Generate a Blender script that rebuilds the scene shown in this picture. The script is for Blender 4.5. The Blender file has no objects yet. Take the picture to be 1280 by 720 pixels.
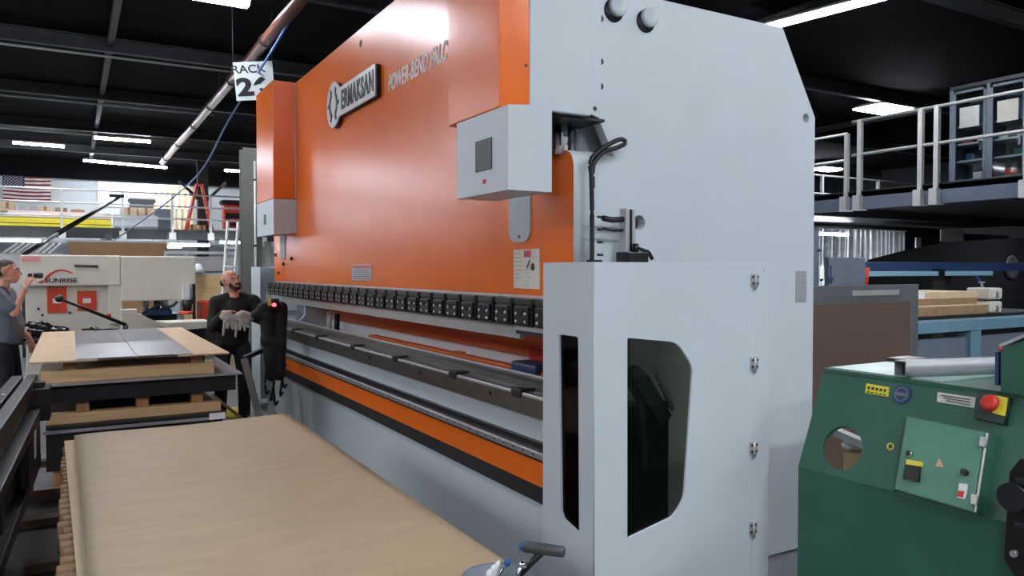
import bpy, bmesh, math, random
from mathutils import Vector, Matrix
random.seed(7)
SC = bpy.context.scene
COL = SC.collection
PI = math.pi
# ------------------------------------------------------------------ camera
H = 1.65; F = 953.0; YAW = math.radians(30); PT = math.radians(-1.38)
FW = Vector((math.sin(YAW)*math.cos(PT), math.cos(YAW)*math.cos(PT), math.sin(PT)))
RT = Vector((math.cos(YAW), -math.sin(YAW), 0)); UP = RT.cross(FW)
CAM = Vector((0, 0, H))
def ray(px, py): return FW + RT*((px-640)/F) + UP*((360-py)/F)
def on(ax, v, px, py):
    d = ray(px, py); return CAM + d*((v-CAM[ax])/d[ax])
def onx(v, px, py): return on(0, v, px, py)
def ony(v, px, py): return on(1, v, px, py)
def onz(v, px, py): return on(2, v, px, py)
def ond(v, px, py): return CAM + ray(px, py)*v
def onplane(p0, n, px, py):
    d = ray(px, py); return CAM + d*((p0-CAM).dot(n)/d.dot(n))
cd = bpy.data.cameras.new('camera'); cam = bpy.data.objects.new('camera', cd); COL.objects.link(cam)
cd.sensor_width = 36; cd.lens = F/1280*36; cd.clip_start = .05; cd.clip_end = 200
m = Matrix.Identity(4)
for i in range(3):
    m[i][0] = RT[i]; m[i][1] = UP[i]; m[i][2] = -FW[i]; m[i][3] = CAM[i]
cam.matrix_world = m; SC.camera = cam
# ------------------------------------------------------------------ materials
def lin(c): return tuple(((v/255)/12.92 if v <= 10 else (((v/255)+.055)/1.055)**2.4) for v in c)
def mat(name, rgb, rough=.5, metal=0, var=.06, scale=8, bump=0, bscale=40, emit=0, stretch=None, coat=0, spec=.5, srgb=True):
    M = bpy.data.materials.new(name); M.use_nodes = True
    nt = M.node_tree; N = nt.nodes; L = nt.links; b = N['Principled BSDF']
    c = lin(rgb) if srgb else rgb
    b.inputs['Roughness'].default_value = rough; b.inputs['Metallic'].default_value = metal
    b.inputs['Specular IOR Level'].default_value = spec
    b.inputs['Coat Weight'].default_value = coat; b.inputs['Coat Roughness'].default_value = .15
    tc = N.new('ShaderNodeTexCoord'); mp = N.new('ShaderNodeMapping'); L.new(tc.outputs['Object'], mp.inputs['Vector'])
    if stretch: mp.inputs['Scale'].default_value = stretch
    nz = N.new('ShaderNodeTexNoise'); nz.inputs['Scale'].default_value = scale; nz.inputs['Detail'].default_value = 5
    L.new(mp.outputs['Vector'], nz.inputs['Vector'])
    rp = N.new('ShaderNodeValToRGB'); L.new(nz.outputs['Fac'], rp.inputs['Fac'])
    rp.color_ramp.elements[0].position = .3; rp.color_ramp.elements[1].position = .7
    rp.color_ramp.elements[0].color = (*[x*(1-var) for x in c], 1); rp.color_ramp.elements[1].color = (*[min(1, x*(1+var)) for x in c], 1)
    L.new(rp.outputs['Color'], b.inputs['Base Color'])
    if bump:
        n2 = N.new('ShaderNodeTexNoise'); n2.inputs['Scale'].default_value = bscale; n2.inputs['Detail'].default_value = 3
        L.new(mp.outputs['Vector'], n2.inputs['Vector'])
        bp = N.new('ShaderNodeBump'); bp.inputs['Strength'].default_value = bump; bp.inputs['Distance'].default_value = .02
        L.new(n2.outputs['Fac'], bp.inputs['Height']); L.new(bp.outputs['Normal'], b.inputs['Normal'])
    if emit:
        b.inputs['Emission Color'].default_value = (*c, 1); b.inputs['Emission Strength'].default_value = emit
    return M
G = {}
G['grey'] = mat('light_grey_paint', (190, 200, 205), .42, var=.025, scale=2)
G['greyd'] = mat('mid_grey_paint', (168, 176, 178), .45, var=.03, scale=2)
G['orange'] = mat('orange_paint', (228, 108, 26), .24, var=.03, scale=1.2, bump=.1, bscale=3.0, stretch=(1, 2.2, .3), spec=.55)
G['black'] = mat('black_metal', (15, 16, 17), .4, var=.15)
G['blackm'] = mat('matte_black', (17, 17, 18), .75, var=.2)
G['rubber'] = mat('black_rubber', (22, 22, 23), .55)
G['dark'] = mat('dark_steel', (66, 66, 66), .38, .7, var=.15, scale=5)
G['gunm'] = mat('dark_beam_paint', (28, 31, 34), .45, .2, var=.15)
G['steel'] = mat('bright_steel', (196, 198, 200), .36, .75, var=.08, scale=12)
G['sheet'] = mat('sheet_steel', (172, 176, 182), .3, .5, var=.12, scale=6, stretch=(1, .2, 1))
G['galv'] = mat('galvanised_rail', (186, 188, 186), .4, .5, var=.06)
G['chrome'] = mat('chrome', (225, 228, 230), .08, 1, var=.02)
G['kraft'] = mat('kraft_paper', (166, 147, 118), .6, var=.06, scale=3, bump=.12, bscale=10, stretch=(1.2, 5, 1))
G['card'] = mat('cardboard', (206, 184, 150), .75, var=.07, scale=5)
G['cardd'] = mat('cardboard_edge', (146, 118, 88), .8, var=.15, scale=20)
G['pine'] = mat('pine_wood', (206, 176, 128), .65, var=.14, scale=10, stretch=(.25, 3, 3))
G['wood'] = mat('rough_wood', (168, 122, 80), .7, var=.2, scale=12, stretch=(3, 3, .4))
G['cream'] = mat('cream_paint', (216, 214, 200), .45, var=.03)
G['red'] = mat('red_paint', (196, 48, 34), .45, var=.08)
G['redor'] = mat('orange_red_panel', (214, 70, 36), .45, var=.05)
G['green'] = mat('green_machine_paint', (44, 94, 75), .42, var=.10, scale=4)
G['white'] = mat('white_plastic', (226, 228, 228), .5, var=.03)
G['label'] = mat('label_paper', (206, 204, 192), .6, var=.06, scale=30)
G['blue'] = mat('blue_paint', (42, 84, 140), .45, var=.1)
G['lblue'] = mat('pale_blue_paint', (98, 136, 152), .45, var=.08)
G['navy'] = mat('navy_paint', (40, 62, 104), .5, var=.1)
G['bgrey'] = mat('blue_grey_paint', (98, 110, 120), .5, var=.07)
G['brownb'] = mat('brown_board', (82, 65, 53), .8, var=.07, scale=3)
G['floor'] = mat('concrete_floor', (120, 124, 126), .35, var=.18, scale=1.2, bump=.03, bscale=30)
G['ceil'] = mat('black_ceiling_deck', (13, 14, 16), .9, var=.2, scale=2, spec=.08)
G['beam'] = mat('ceiling_steel', (48, 51, 53), .6, .1, var=.15)
G['pipe'] = mat('red_brown_pipe', (112, 72, 62), .3, .3, var=.2, scale=4)
G['wallw'] = mat('pale_wall', (196, 204, 208), .8, var=.05, scale=.6)
G['walld'] = mat('dark_wall', (40, 43, 46), .8, var=.1, scale=.6)
G['yellow'] = mat('yellow_paint', (222, 208, 60), .5, var=.06)
G['colm'] = mat('column_paint', (104, 106, 98), .5, var=.08)
G['skin'] = mat('skin', (205, 150, 126), .5, var=.06, scale=20)
G['hair'] = mat('dark_hair', (48, 40, 36), .7, var=.3, scale=60)
G['ghair'] = mat('greying_hair', (74, 68, 64), .7, var=.35, scale=60)
G['shirt'] = mat('grey_polo_cloth', (96, 104, 112), .85, var=.1, scale=14)
G['bshirt'] = mat('black_shirt_cloth', (20, 20, 22), .85, var=.2, scale=14)
G['trous'] = mat('black_trouser_cloth', (24, 26, 31), .85, var=.2, scale=14)
G['glove'] = mat('grey_glove_cloth', (172, 168, 160), .9, var=.15, scale=25)
G['film'] = mat('black_plastic_film', (16, 17, 19), .18, var=.2)
G['paper'] = mat('white_paper', (235, 236, 236), .7, var=.02)
G['flagred'] = mat('flag_red', (120, 40, 48), .8); G['flagblue'] = mat('flag_blue', (38, 44, 78), .8); G['flagw'] = mat('flag_white', (214, 208, 208), .8)
G['lred'] = mat('logo_red', (200, 34, 44), .5)
G['ledred'] = mat('red_indicator', (255, 40, 50), .4, emit=6)
G['lamp'] = mat('lamp_diffuser', (244, 247, 255), .4, emit=36, var=0)
G['lampl'] = mat('side_lamp_diffuser', (244, 247, 255), .4, emit=32, var=0)
G['lampd'] = mat('dim_lamp_diffuser', (244, 247, 255), .4, emit=16, var=0)
G['lamp2'] = mat('far_lamp_diffuser', (244, 247, 255), .4, emit=42, var=0)
G['blinds'] = mat('lit_window', (232, 240, 250), .5, emit=.9, var=.05)
G['tarp'] = mat('dark_tarpaulin', (9, 10, 12), .9, var=.2, spec=.1, bump=.2, bscale=6)
G['rope'] = mat('blue_hose', (96, 120, 178), .5)
G['pinkw'] = mat('pinkish_board', (224, 208, 204), .7)
G['wtag'] = mat('white_tag', (206, 206, 200), .6)
def glass(name, tint, alpha, rough=.04, ior=1.45):
    M = bpy.data.materials.new(name); M.use_nodes = True; nt = M.node_tree; N = nt.nodes; L = nt.links
    N.clear(); o = N.new('ShaderNodeOutputMaterial'); mx = N.new('ShaderNodeMixShader'); fr = N.new('ShaderNodeFresnel'); fr.inputs['IOR'].default_value = ior
    t = N.new('ShaderNodeBsdfTransparent'); t.inputs['Color'].default_value = (*tint, 1)
    g = N.new('ShaderNodeBsdfGlossy'); g.inputs['Roughness'].default_value = rough
    L.new(fr.outputs[0], mx.inputs[0]); L.new(t.outputs[0], mx.inputs[1]); L.new(g.outputs[0], mx.inputs[2]); L.new(mx.outputs[0], o.inputs['Surface'])
    return M
G['tint'] = glass('smoked_acrylic', (.55, .54, .48), 1, ior=1.22)
G['clear'] = glass('clear_glass', (.8, .85, .87), 1)
G['strip'] = mat('strip_curtain_plastic', (214, 220, 224), .25, var=.1)
G['strip'].node_tree.nodes['Principled BSDF'].inputs['Alpha'].default_value = .55
# ------------------------------------------------------------------ mesh helpers
class MB:
    def __init__(s): s.bm = bmesh.new(); s.mi = 0
    def _tag(s, before):
        for f in s.bm.faces:
            if f not in before: f.material_index = s.mi
    def _faces(s, fs):
        for f in fs: f.material_index = s.mi
    def box(s, x0, x1, y0, y1, z0, z1, bev=0, M=None):
        t = bmesh.new()
        bmesh.ops.create_cube(t, size=1)
        for v in t.verts:
            v.co = Vector(((x0+x1)/2+v.co.x*(x1-x0), (y0+y1)/2+v.co.y*(y1-y0), (z0+z1)/2+v.co.z*(z1-z0)))
        if bev: bmesh.ops.bevel(t, geom=list(t.edges), offset=bev, segments=2, affect='EDGES', profile=.5)
        s.merge(t, M); return s
    def merge(s, t, M=None):
        if M is not None: t.transform(M)
        vm = {v: s.bm.verts.new(v.co) for v in t.verts}
        for f in t.faces:
            try: nf = s.bm.faces.new([vm[v] for v in f.verts])
            except ValueError: continue
            nf.material_index = s.mi; nf.smooth = f.smooth
        t.free(); return s
    def mesh(s, me, M=None):
        t = bmesh.new(); t.from_mesh(me); return s.merge(t, M)
    def cyl(s, p0, p1, r0, r1=None, n=16, cap=True):
        p0 = Vector(p0); p1 = Vector(p1); r1 = r0 if r1 is None else r1
        ax = (p1-p0); L = ax.length; q = ax.to_track_quat('Z', 'Y')
        t = bmesh.new(); bmesh.ops.create_cone(t, cap_ends=cap, segments=n, radius1=r0, radius2=r1, depth=L)
        for f in t.faces: f.smooth = len(f.verts) == 4
        return s.merge(t, Matrix.Translation((p0+p1)/2) @ q.to_matrix().to_4x4())
    def ball(s, c, r, n=14):
        t = bmesh.new(); bmesh.ops.create_uvsphere(t, u_segments=n, v_segments=max(6, n//2+1), radius=1)
        rr = r if isinstance(r, (tuple, list)) else (r, r, r)
        for f in t.faces: f.smooth = True
        return s.merge(t, Matrix.Translation(c) @ Matrix.Diagonal((*rr, 1)))
    def bar(s, p0, p1, w, h):
        p0 = Vector(p0); p1 = Vector(p1); ax = p1-p0
        q = ax.to_track_quat('Y', 'Z')
        return s.box(-w/2, w/2, -ax.length/2, ax.length/2, -h/2, h/2, 0, Matrix.Translation((p0+p1)/2) @ q.to_matrix().to_4x4())
    def prism(s, pts, d):
        """pts: list of Vectors (planar), extruded by vector d"""
        d = Vector(d); a = [s.bm.verts.new(p) for p in pts]; b = [s.bm.verts.new(Vector(p)+d) for p in pts]
        n = len(pts); fs = [s.bm.faces.new(a[::-1]), s.bm.faces.new(b)]
        for i in range(n): fs.append(s.bm.faces.new([a[i], a[(i+1) % n], b[(i+1) % n], b[i]]))
        s._faces(fs); return s
    def tube(s, pts, r, n=8, closed=False):
        pts = [Vector(p) for p in pts]; rings = []
        for i, p in enumerate(pts):
            a = pts[max(i-1, 0)]; b = pts[min(i+1, len(pts)-1)]
            if closed: a = pts[i-1]; b = pts[(i+1) % len(pts)]
            q = (b-a).to_track_quat('Z', 'Y'); rr = r[i] if isinstance(r, (list, tuple)) else r
            rings.append([s.bm.verts.new(p + q @ Vector((rr*math.cos(2*PI*k/n), rr*math.sin(2*PI*k/n), 0))) for k in range(n)])
        m = len(rings)
        for i in range(m if closed else m-1):
            A = rings[i]; B = rings[(i+1) % m]
            for k in range(n):
                f = s.bm.faces.new([A[k], A[(k+1) % n], B[(k+1) % n], B[k]]); f.smooth = True; f.material_index = s.mi
        if not closed:
            s._faces([s.bm.faces.new(rings[0][::-1]), s.bm.faces.new(rings[-1])])
        return s
    def lathe(s, prof, c=(0, 0, 0), n=24, M=None):
        t = bmesh.new(); rings = []
        for r, z in prof: rings.append([t.verts.new((r*math.cos(2*PI*k/n), r*math.sin(2*PI*k/n), z)) for k in range(n)])
        for A, B in zip(rings, rings[1:]):
            for k in range(n):
                f = t.faces.new([A[k], A[(k+1) % n], B[(k+1) % n], B[k]]); f.smooth = True
        t.faces.new(rings[0][::-1]); t.faces.new(rings[-1])
        return s.merge(t, Matrix.Translation(c) @ (M or Matrix.Identity(4)))
    def build(s, name, mats, parent=None):
        bmesh.ops.recalc_face_normals(s.bm, faces=list(s.bm.faces))
        me = bpy.data.meshes.new(name); s.bm.to_mesh(me); s.bm.free()
        for m in (mats if isinstance(mats, (list, tuple)) else [mats]): me.materials.append(m)
        o = bpy.data.objects.new(name, me); COL.objects.link(o)
        if parent is not None:
            o.parent = parent
            o.matrix_parent_inverse = world(parent).inverted()
        return o
def world(o):
    mw = o.matrix_basis.copy()
    if o.parent: mw = world(o.parent) @ o.matrix_parent_inverse @ mw
    return mw
def smooth_curve(pts, n=8):
    P = [Vector(p) for p in pts]; out = []
    for i in range(len(P)-1):
        a = P[max(i-1, 0)]; b = P[i]; c = P[i+1]; d = P[min(i+2, len(P)-1)]
        for k in range(n):
            t = k/n
            out.append(.5*((2*b)+(c-a)*t+(2*a-5*b+4*c-d)*t*t+(3*b-a-3*c+d)*t**3))
    return out+[P[-1]]
def rpoly(pts, rad, n=6):
    out = []; N = len(pts)
    rad = rad if isinstance(rad, (list, tuple)) else [rad]*N
    for i in range(N):
        p = Vector(pts[i]); r = rad[i]
        if r <= 0: out.append(p); continue
        a = (Vector(pts[i-1])-p); b = (Vector(pts[(i+1) % N])-p)
        la, lb = a.length, b.length; a.normalize(); b.normalize()
        ang = a.angle(b); t = min(r/math.tan(ang/2), la*.49, lb*.49)
        p0 = p+a*t; p1 = p+b*t
        for k in range(n+1):
            u = k/n; out.append((1-u)**2*p0+2*u*(1-u)*p+u*u*p1)
    return out
def circ(cx, cy, r, n=28, ry=None):
    ry = ry or r
    return [Vector((cx+r*math.cos(2*PI*k/n), cy+ry*math.sin(2*PI*k/n))) for k in range(n)]
def eval_mesh(o):
    dg = bpy.context.evaluated_depsgraph_get(); dg.update()
    me = bpy.data.meshes.new_from_object(o.evaluated_get(dg), depsgraph=dg); return me
def plate_mesh(outer, holes=(), th=.01, bevel=0):
    """flat plate with holes in local XY, thickness th centred on z=0"""
    cu = bpy.data.curves.new('tmp', 'CURVE'); cu.dimensions = '2D'; cu.fill_mode = 'BOTH'; cu.extrude = th/2-bevel; cu.bevel_depth = bevel
    for pl in [outer]+list(holes):
        sp = cu.splines.new('POLY'); sp.points.add(len(pl)-1)
        for q, p in zip(sp.points, pl): q.co = (p[0], p[1], 0, 1)
        sp.use_cyclic_u = True
    o = bpy.data.objects.new('tmp', cu); COL.objects.link(o)
    me = eval_mesh(o); bpy.data.objects.remove(o); bpy.data.curves.remove(cu); return me
def text_mesh(s, size=1, th=.004, bold=0, align='LEFT', spacing=1):
    cu = bpy.data.curves.new('tmp', 'FONT'); cu.body = s; cu.size = size; cu.extrude = th/2; cu.offset = bold; cu.align_x = align; cu.space_character = spacing
    o = bpy.data.objects.new('tmp', cu); COL.objects.link(o)
    me = eval_mesh(o); bpy.data.objects.remove(o); bpy.data.curves.remove(cu); return me
def basis(ex, ey, o):
    ex = Vector(ex); ey = Vector(ey); ez = ex.cross(ey); M = Matrix.Identity(4)
    for i in range(3): M[i][0] = ex[i]; M[i][1] = ey[i]; M[i][2] = ez[i]; M[i][3] = o[i]
    return M
def fit_text(s, w, h, th=.004, bold=0, shear=0, spacing=1):
    """text mesh scaled to w x h with its lower left at 0,0"""
    me = text_mesh(s, 1, th, bold, spacing=spacing)
    xs = [v.co.x for v in me.vertices]; ys = [v.co.y for v in me.vertices]
    x0, x1, y0, y1 = min(xs), max(xs), min(ys), max(ys)
    for v in me.vertices:
        yy = (v.co.y-y0)/(y1-y0)*h
        v.co.x = (v.co.x-x0)/(x1-x0)*w + shear*yy; v.co.y = yy
    return me
def tag(o, label=None, cat=None, group=None, kind=None):
    if label: o['label'] = label
    if cat: o['category'] = cat
    if group: o['group'] = group
    if kind: o['kind'] = kind
    return o
def empty(name, loc, label, cat, group=None, rz=0):
    o = bpy.data.objects.new(name, None); COL.objects.link(o); o.location = loc; o.rotation_euler.z = rz; o.empty_display_size = .1
    return tag(o, label, cat, group)
def dup(o, loc=None, rz=None, parent=None, label=None):
    c = o.copy(); COL.objects.link(c)
    if parent is not None:
        c.parent = parent; c.matrix_parent_inverse = o.matrix_parent_inverse.copy()
    if loc is not None: c.location = loc
    if rz is not None: c.rotation_euler.z = rz
    if label: c['label'] = label
    for ch in list(o.children): dup(ch, parent=c)
    return c
def structure(o): o['kind'] = 'structure'; return o
ORD = ['topmost', 'second', 'third', 'fourth', 'fifth', 'sixth', 'seventh', 'eighth', 'ninth', 'tenth', 'eleventh', 'twelfth', 'thirteenth', 'fourteenth', 'fifteenth', 'sixteenth']
# ------------------------------------------------------------------ room
XL, XR_, Y0, Y1, ZC = -14, 28, -9, 32, 5.6
structure(MB().box(XL-.2, XR_+.2, Y0-.2, Y1+.2, -.2, 0).build('floor', G['floor']))
b = MB().box(XL-.2, XR_+.2, Y0-.2, Y1+.2, ZC, ZC+.2)
structure(b.build('ceiling', G['ceil']))
structure(MB().box(XL-.2, XR_+.2, Y1, Y1+.2, 0, ZC).build('wall_back', G['wallw']))
structure(MB().box(XL-.2, XL, Y0, Y1, 0, ZC).build('wall_left', G['walld']))
structure(MB().box(XR_, XR_+.2, Y0, Y1, 0, ZC).build('wall_right', G['walld']))
structure(MB().box(XL-.2, XR_+.2, Y0-.2, Y0, 0, ZC).build('wall_front', G['walld']))
structure(MB().box(XL, XR_, Y1-.35, Y1, 4.93, ZC).build('trim_1', G['ceil']))
for y in (2, 6.3, 10.6, 14.8, 19.05, 23.5, 27.8):      # purlins with their conduits
    bb = MB().box(XL, XR_, y-.06, y+.06, 5.36, 5.39).box(XL, XR_, y-.008, y+.008, 5.39, 5.58).box(XL, XR_, y-.06, y+.06, 5.58, 5.6)
    structure(bb.build('ceiling_beam', G['beam']))
for x in (-8, .62, 9.5, 18):
    bb = MB().box(x-.05, x+.05, Y0, Y1, 5.46, 5.49).box(x-.008, x+.008, Y0, Y1, 5.49, 5.57).box(x-.05, x+.05, Y0, Y1, 5.57, 5.6)
    structure(bb.build('ceiling_beam', G['beam']))
for y, w in ((14.62, 'nearest'), (18.9, 'middle'), (23.3, 'farthest')):
    o = MB().cyl((XL+.01, y, 5.24), (2.9, y, 5.24), .02, n=8).build('conduit_pipe', G['galv'])
    tag(o, f'thin pale conduit pipe along the {w} ceiling beam left of the press', 'pipe', 'conduits under the ceiling')
# sprinkler main, parallel to the press
P = MB().cyl((2.5, -2, 5.0), (2.5, 26.2, 5.0), .085, n=20)
po = P.build('ceiling_pipe', G['pipe']); tag(po, 'thick red-brown pipe running under the ceiling behind the hanging sign', 'pipe')
for y in (8, 11.5, 14.2, 16.6, 19, 22, 25):
    MB().cyl((2.5, y, 5.0), (2.5, y+.09, 5.0), .1, n=20).build('pipe_coupling', G['dark'], po)
for y in (7.2, 15.6, 24):
    MB().cyl((2.5, y, 5.08), (2.5, y, 5.6), .008, n=6).build('hanger_rod', G['beam'], po)
# lamps ---------------------------------------------------------------
def lamp(p0, p1, w, label, group, mt='lamp', z=5.3):
    ztop = ZC if z > 5 else (2.8 if p0[0] > 11 else 2.86)
    p0 = Vector((*p0, 0)); p1 = Vector((*p1, 0)); c = (p0+p1)/2; L = (p1-p0).length; a = math.atan2(p1.y-p0.y, p1.x-p0.x)
    r = empty('ceiling_lamp', (c.x, c.y, z), label, 'lamp', group)
    M = Matrix.Translation((c.x, c.y, z)) @ Matrix.Rotation(a, 4, 'Z')
    hs = MB(); t = bmesh.new(); bmesh.ops.create_cube(t, size=1)
    for v in t.verts:
        k = 1 if v.co.z < 0 else .6
        v.co = Vector((v.co.x*(L+.02), v.co.y*(w+.03)*k, .045+v.co.z*.05))
    hs.merge(t, M); hs.build('lamp_housing', G['white'], r)
    d = MB()
    pr = [Vector((-L/2, w/2*math.cos(q), -.005-.03*math.sin(q))) for q in [PI*k/8 for k in range(9)]]
    d.prism(pr, (L, 0, 0)); d.bm.transform(M); d.build('lamp_diffuser', G[mt], r)
    cw = MB()
    for sx in (-L*.4, L*.4):
        q0 = M @ Vector((sx, 0, .07)); cw.cyl(q0, (q0.x, q0.y, ztop), .006, n=6)
    cw.build('suspension_wire', G['beam'], r); return r
g1 = 'tube lamps over the far end of the hall'
lamp((.59, 24.1), (1.99, 24.1), .22, 'tube lamp above the long lit lamp, over the back mezzanine', g1, 'lamp2')
lamp((.4, 29.3), (2.97, 29.9), .2, 'longest tube lamp, over the back mezzanine window', g1, 'lamp2')
lamp((-1.42, 26.2), (-.15, 26.3), .2, 'short tube lamp above and right of the flag', g1, 'lamp2')
lamp((4.93, 29.6), (5.75, 29.7), .25, 'small tube lamp above the red ladder beside the grey column', g1, 'lamp2')
lamp((.75, 11.0), (2.15, 11.0), .25, 'lamp cut by the top edge of the photo, above the hanging sign', 'tube lamps over the left aisle')
lamp((9.12, 8.1), (9.6, 5.7), .2, 'long bright lamp above the rear corner of the press', 'tube lamps over the right aisle')
lamp((15.5, 10.9), (16.6, 10.9), .75, 'bright square lamp above the railing of the right mezzanine', 'panel lamps over the right mezzanine', 'lamp2')
lamp((23.3, 18.4), (24.3, 18.4), .7, 'small panel lamp seen through the mezzanine railing beside the press', 'panel lamps over the right mezzanine', 'lamp2')
go = 'tube lamps outside the view'  # unseen lamps: some inferred from reflections and shadows, others added as fill
for (x, y, l, k) in ((-.75, 10.5, 1.3, 'lamp'), (-1.5, 7.0, 1.4, 'lampd'), (-5.5, 11, 1.6, 'lampd'), (-1.2, -2.2, 2.2, 'lamp2'), (2.4, -2.2, 2.2, 'lamp2'), (6.2, -2.2, 2.2, 'lamp2'), (-4.6, -5.5, 2.2, 'lamp2'), (2.5, -5.5, 2.2, 'lamp2'),
                     (7, 1.4, 1.6, 'lamp'), (11, -3, 1.8, 'lamp2'), (16, 2, 2, 'lamp2'), (-4.5, 15, 1.6, 'lampd'), (-8, 14, 2, 'lamp2'), (-7, 20, 2, 'lamp2'), (-6, 28.5, 2.2, 'lamp2'), (-9.5, 28.5, 2.2, 'lamp2'),
                     (-8.5, .5, 2.4, 'lampl'), (-8.5, 3.5, 2.4, 'lampl'), (-8.5, 6.5, 2.4, 'lampl'), (-8.5, 9.5, 2.4, 'lampl'), (-11.5, 2, 2.4, 'lampl'), (-11.5, 5, 2.4, 'lampl'), (-11.5, 8, 2.4, 'lampl')):
    lamp((x-l/2, y), (x+l/2, y), .25, 'unseen white tube lamp among the inferred and added fill lamps', go, k)
# ------------------------------------------------------------------ press brake
XR = 2.07; YN, YF = 3.0, 9.2
press = empty('press_brake', (2.6, 6.1, 0), 'huge orange and light grey press brake filling the middle of the hall', 'press brake')
# ram
pts = rpoly([(YN, 1.515), (YF, 1.515), (YF, 2.23), (8.75, 2.23), (8.75, 3.62), (3.45, 3.62), (3.45, 2.23), (YN, 2.23)], [0, 0, .1, 0, 0, 0, 0, .1])
hole = circ(6.06, 3.5, .03, 16)
me = plate_mesh(pts, [hole], .10)
b = MB(); b.mesh(me, basis((0, 1, 0), (0, 0, 1), (XR+.05, 0, 0)))
for f in b.bm.faces:
    f.normal_update()
    if abs(f.normal.x) < .5: f.material_index = 1
ram = b.build('ram', [G['orange'], G['grey']], press)
MB().box(XR-.004, XR+.1, YN+.02, YF-.02, 1.502, 1.516).build('ram_edge_strip', G['steel'], press)
# side frames
fp = [(2.0, 0.02), (3.7, .02), (3.78, .1), (3.78, 2.54), (3.5, 3.017), (2.2, 3.017), (2.2, 2.42), (2.315, 2.2), (2.175, 2.215), (2.175, 1.57), (2.42, 1.5), (2.42, 1.1), (2.3, 1.0), (2.0, 1.0)]
fh = [circ(3.705, 2.53, .028, 18), circ(2.47, 1.885, .04, 18)]
for nm, y in (('side_frame', YN+.03), ('side_frame', YF-.03)):
    me = plate_mesh(rpoly(fp, [0, .02, .02, .03, .03, 0, 0, .01, .06, 0, .05, .05, .05, 0]), fh if y < 5 else [], .06, .003)
    b = MB(); b.mesh(me, basis((1, 0, 0), (0, 0, 1), (0, y, 0)))
    fr = b.build(nm, G['grey'], press)
    if y < 5:
        for (x, z) in ((2.315, 2.93), (2.515, 2.91)):      # lifting bosses
            t = MB(); Mx = Matrix.Rotation(PI/2, 4, 'X')
            t.lathe([(.0, 0), (.056, 0), (.056, .006), (0, .006)], (x-.012, YN, z-.018), 24, Mx); lb = t.build('boss_gap_shadow', G['gunm'], fr)  # flat dark disc paints the shadow gap round the boss
            MB().lathe([(.0, 0), (.048, 0), (.048, .03), (.044, .034), (0, .034)], (x, YN, z), 24, Mx).build('lifting_boss', G['grey'], lb)
        for z in (2.86, 2.655, 2.535):
            MB().cyl((2.225, YN-.006, z), (2.225, YN+.002, z), .016, n=12).build('bolt', G['black'], fr)
        q = ony(YN, 1001, 358); MB().box(q.x-.045, q.x+.045, YN-.003, YN+.001, q.z-.09, q.z+.09).build('rating_plate', G['galv'], fr)
        p2 = MB()
        for k in range(5): p2.box(q.x-.03, q.x+.03, YN-.0045, YN-.0025, q.z+.06-k*.03, q.z+.068-k*.03)
        p2.build('rating_text', G['greyd'], fr)
# inner guide plate behind the throat
b = MB(); b.mesh(plate_mesh(rpoly([(2.18, 1.52), (2.75, 1.52), (2.75, 2.7), (2.18, 2.7)], .03), [], .05), basis((1, 0, 0), (0, 0, 1), (0, YN+.16, 0)))
b.build('guide_plate', G['greyd'], press)
b = MB(); b.mesh(plate_mesh(rpoly([(2.17, 1.52), (2.36, 1.52), (2.36, 2.15), (2.28, 2.23), (2.17, 2.23)], [0, 0, .05, .05, 0]), [], .04), basis((1, 0, 0), (0, 0, 1), (0, YN+.1, 0)))
b.build('guide_block', G['grey'], press)
# rear cross beams
MB().box(2.5, 3.0, YN+.2, YF-.06, 2.2, 2.95, .01).build('upper_cross_beam', G['grey'], press)
MB().box(2.9, 3.4, YN+.06, YF-.06, .1, .8, .01).build('lower_cross_beam', G['grey'], press)
# cylinder covers
def cover(y0, y1, x0, xs, xe, z0, z1):
    cv = MB().box(x0, xs, y0, y1, z0, z1, .006).build('cylinder_cover', G['orange'], press)
    MB().box(xs, xe, y0, y1, z0+.012, z1, .006).build('cover_back_section', G['grey'], cv)
    return cv
cv = cover(2.9, 3.42, 1.61, 1.765, 2.1, 2.352, 3.66)
b = MB(); b.mesh(plate_mesh(rpoly([(2.1, 2.40), (2.2, 2.37), (2.2, 3.66), (2.1, 3.66)], [.0, .02, .02, 0]), [circ(2.165, 2.415, .012, 12)], .02), basis((1, 0, 0), (0, 0, 1), (0, 2.97, 0)))
b.build('cover_flange', G['grey'], cv)
MB().box(1.85, 2.2, 2.93, 3.4, 2.35, 2.363).build('cover_shadow_plate', G['black'], cv)  # black plate paints the shadow under the cover
MB().cyl((1.745, 2.897, 2.55), (1.745, 2.902, 2.55), .007, n=10).build('screw', G['black'], cv)
cover(8.14, 8.96, 1.83, 2.055, 2.068, 2.395, 3.62)
# display boxes under the covers
b = MB(); t = bmesh.new()
def hull(ptsl):
    t = bmesh.new(); vs = [t.verts.new(p) for p in ptsl]; bmesh.ops.convex_hull(t, input=vs); return t
b.merge(hull([(1.61, 2.82, 2.35), (1.61, 3.32, 2.35), (1.83, 2.82, 2.37), (1.83, 3.32, 2.37), (1.61, 2.82, 1.99), (1.61, 3.32, 1.99), (1.83, 2.82, 1.99), (1.83, 3.32, 1.99), (2.06, 3.22, 2.3), (2.06, 3.32, 2.3), (2.06, 3.22, 2.05), (2.06, 3.32, 2.05)]))
db = b.build('display_box', G['grey'], press)
MB().box(1.606, 1.613, 2.965, 3.12, 2.095, 2.235, .002).build('display_screen', G['black'], db)
MB().box(1.607, 1.612, 3.005, 3.085, 2.11, 2.222).build('screen_glass', mat('screen_glass', (34, 38, 44), .6, spec=.2), db)
MB().box(1.608, 1.611, 3.02, 3.05, 2.035, 2.055).build('red_mark', G['lred'], db)
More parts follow.
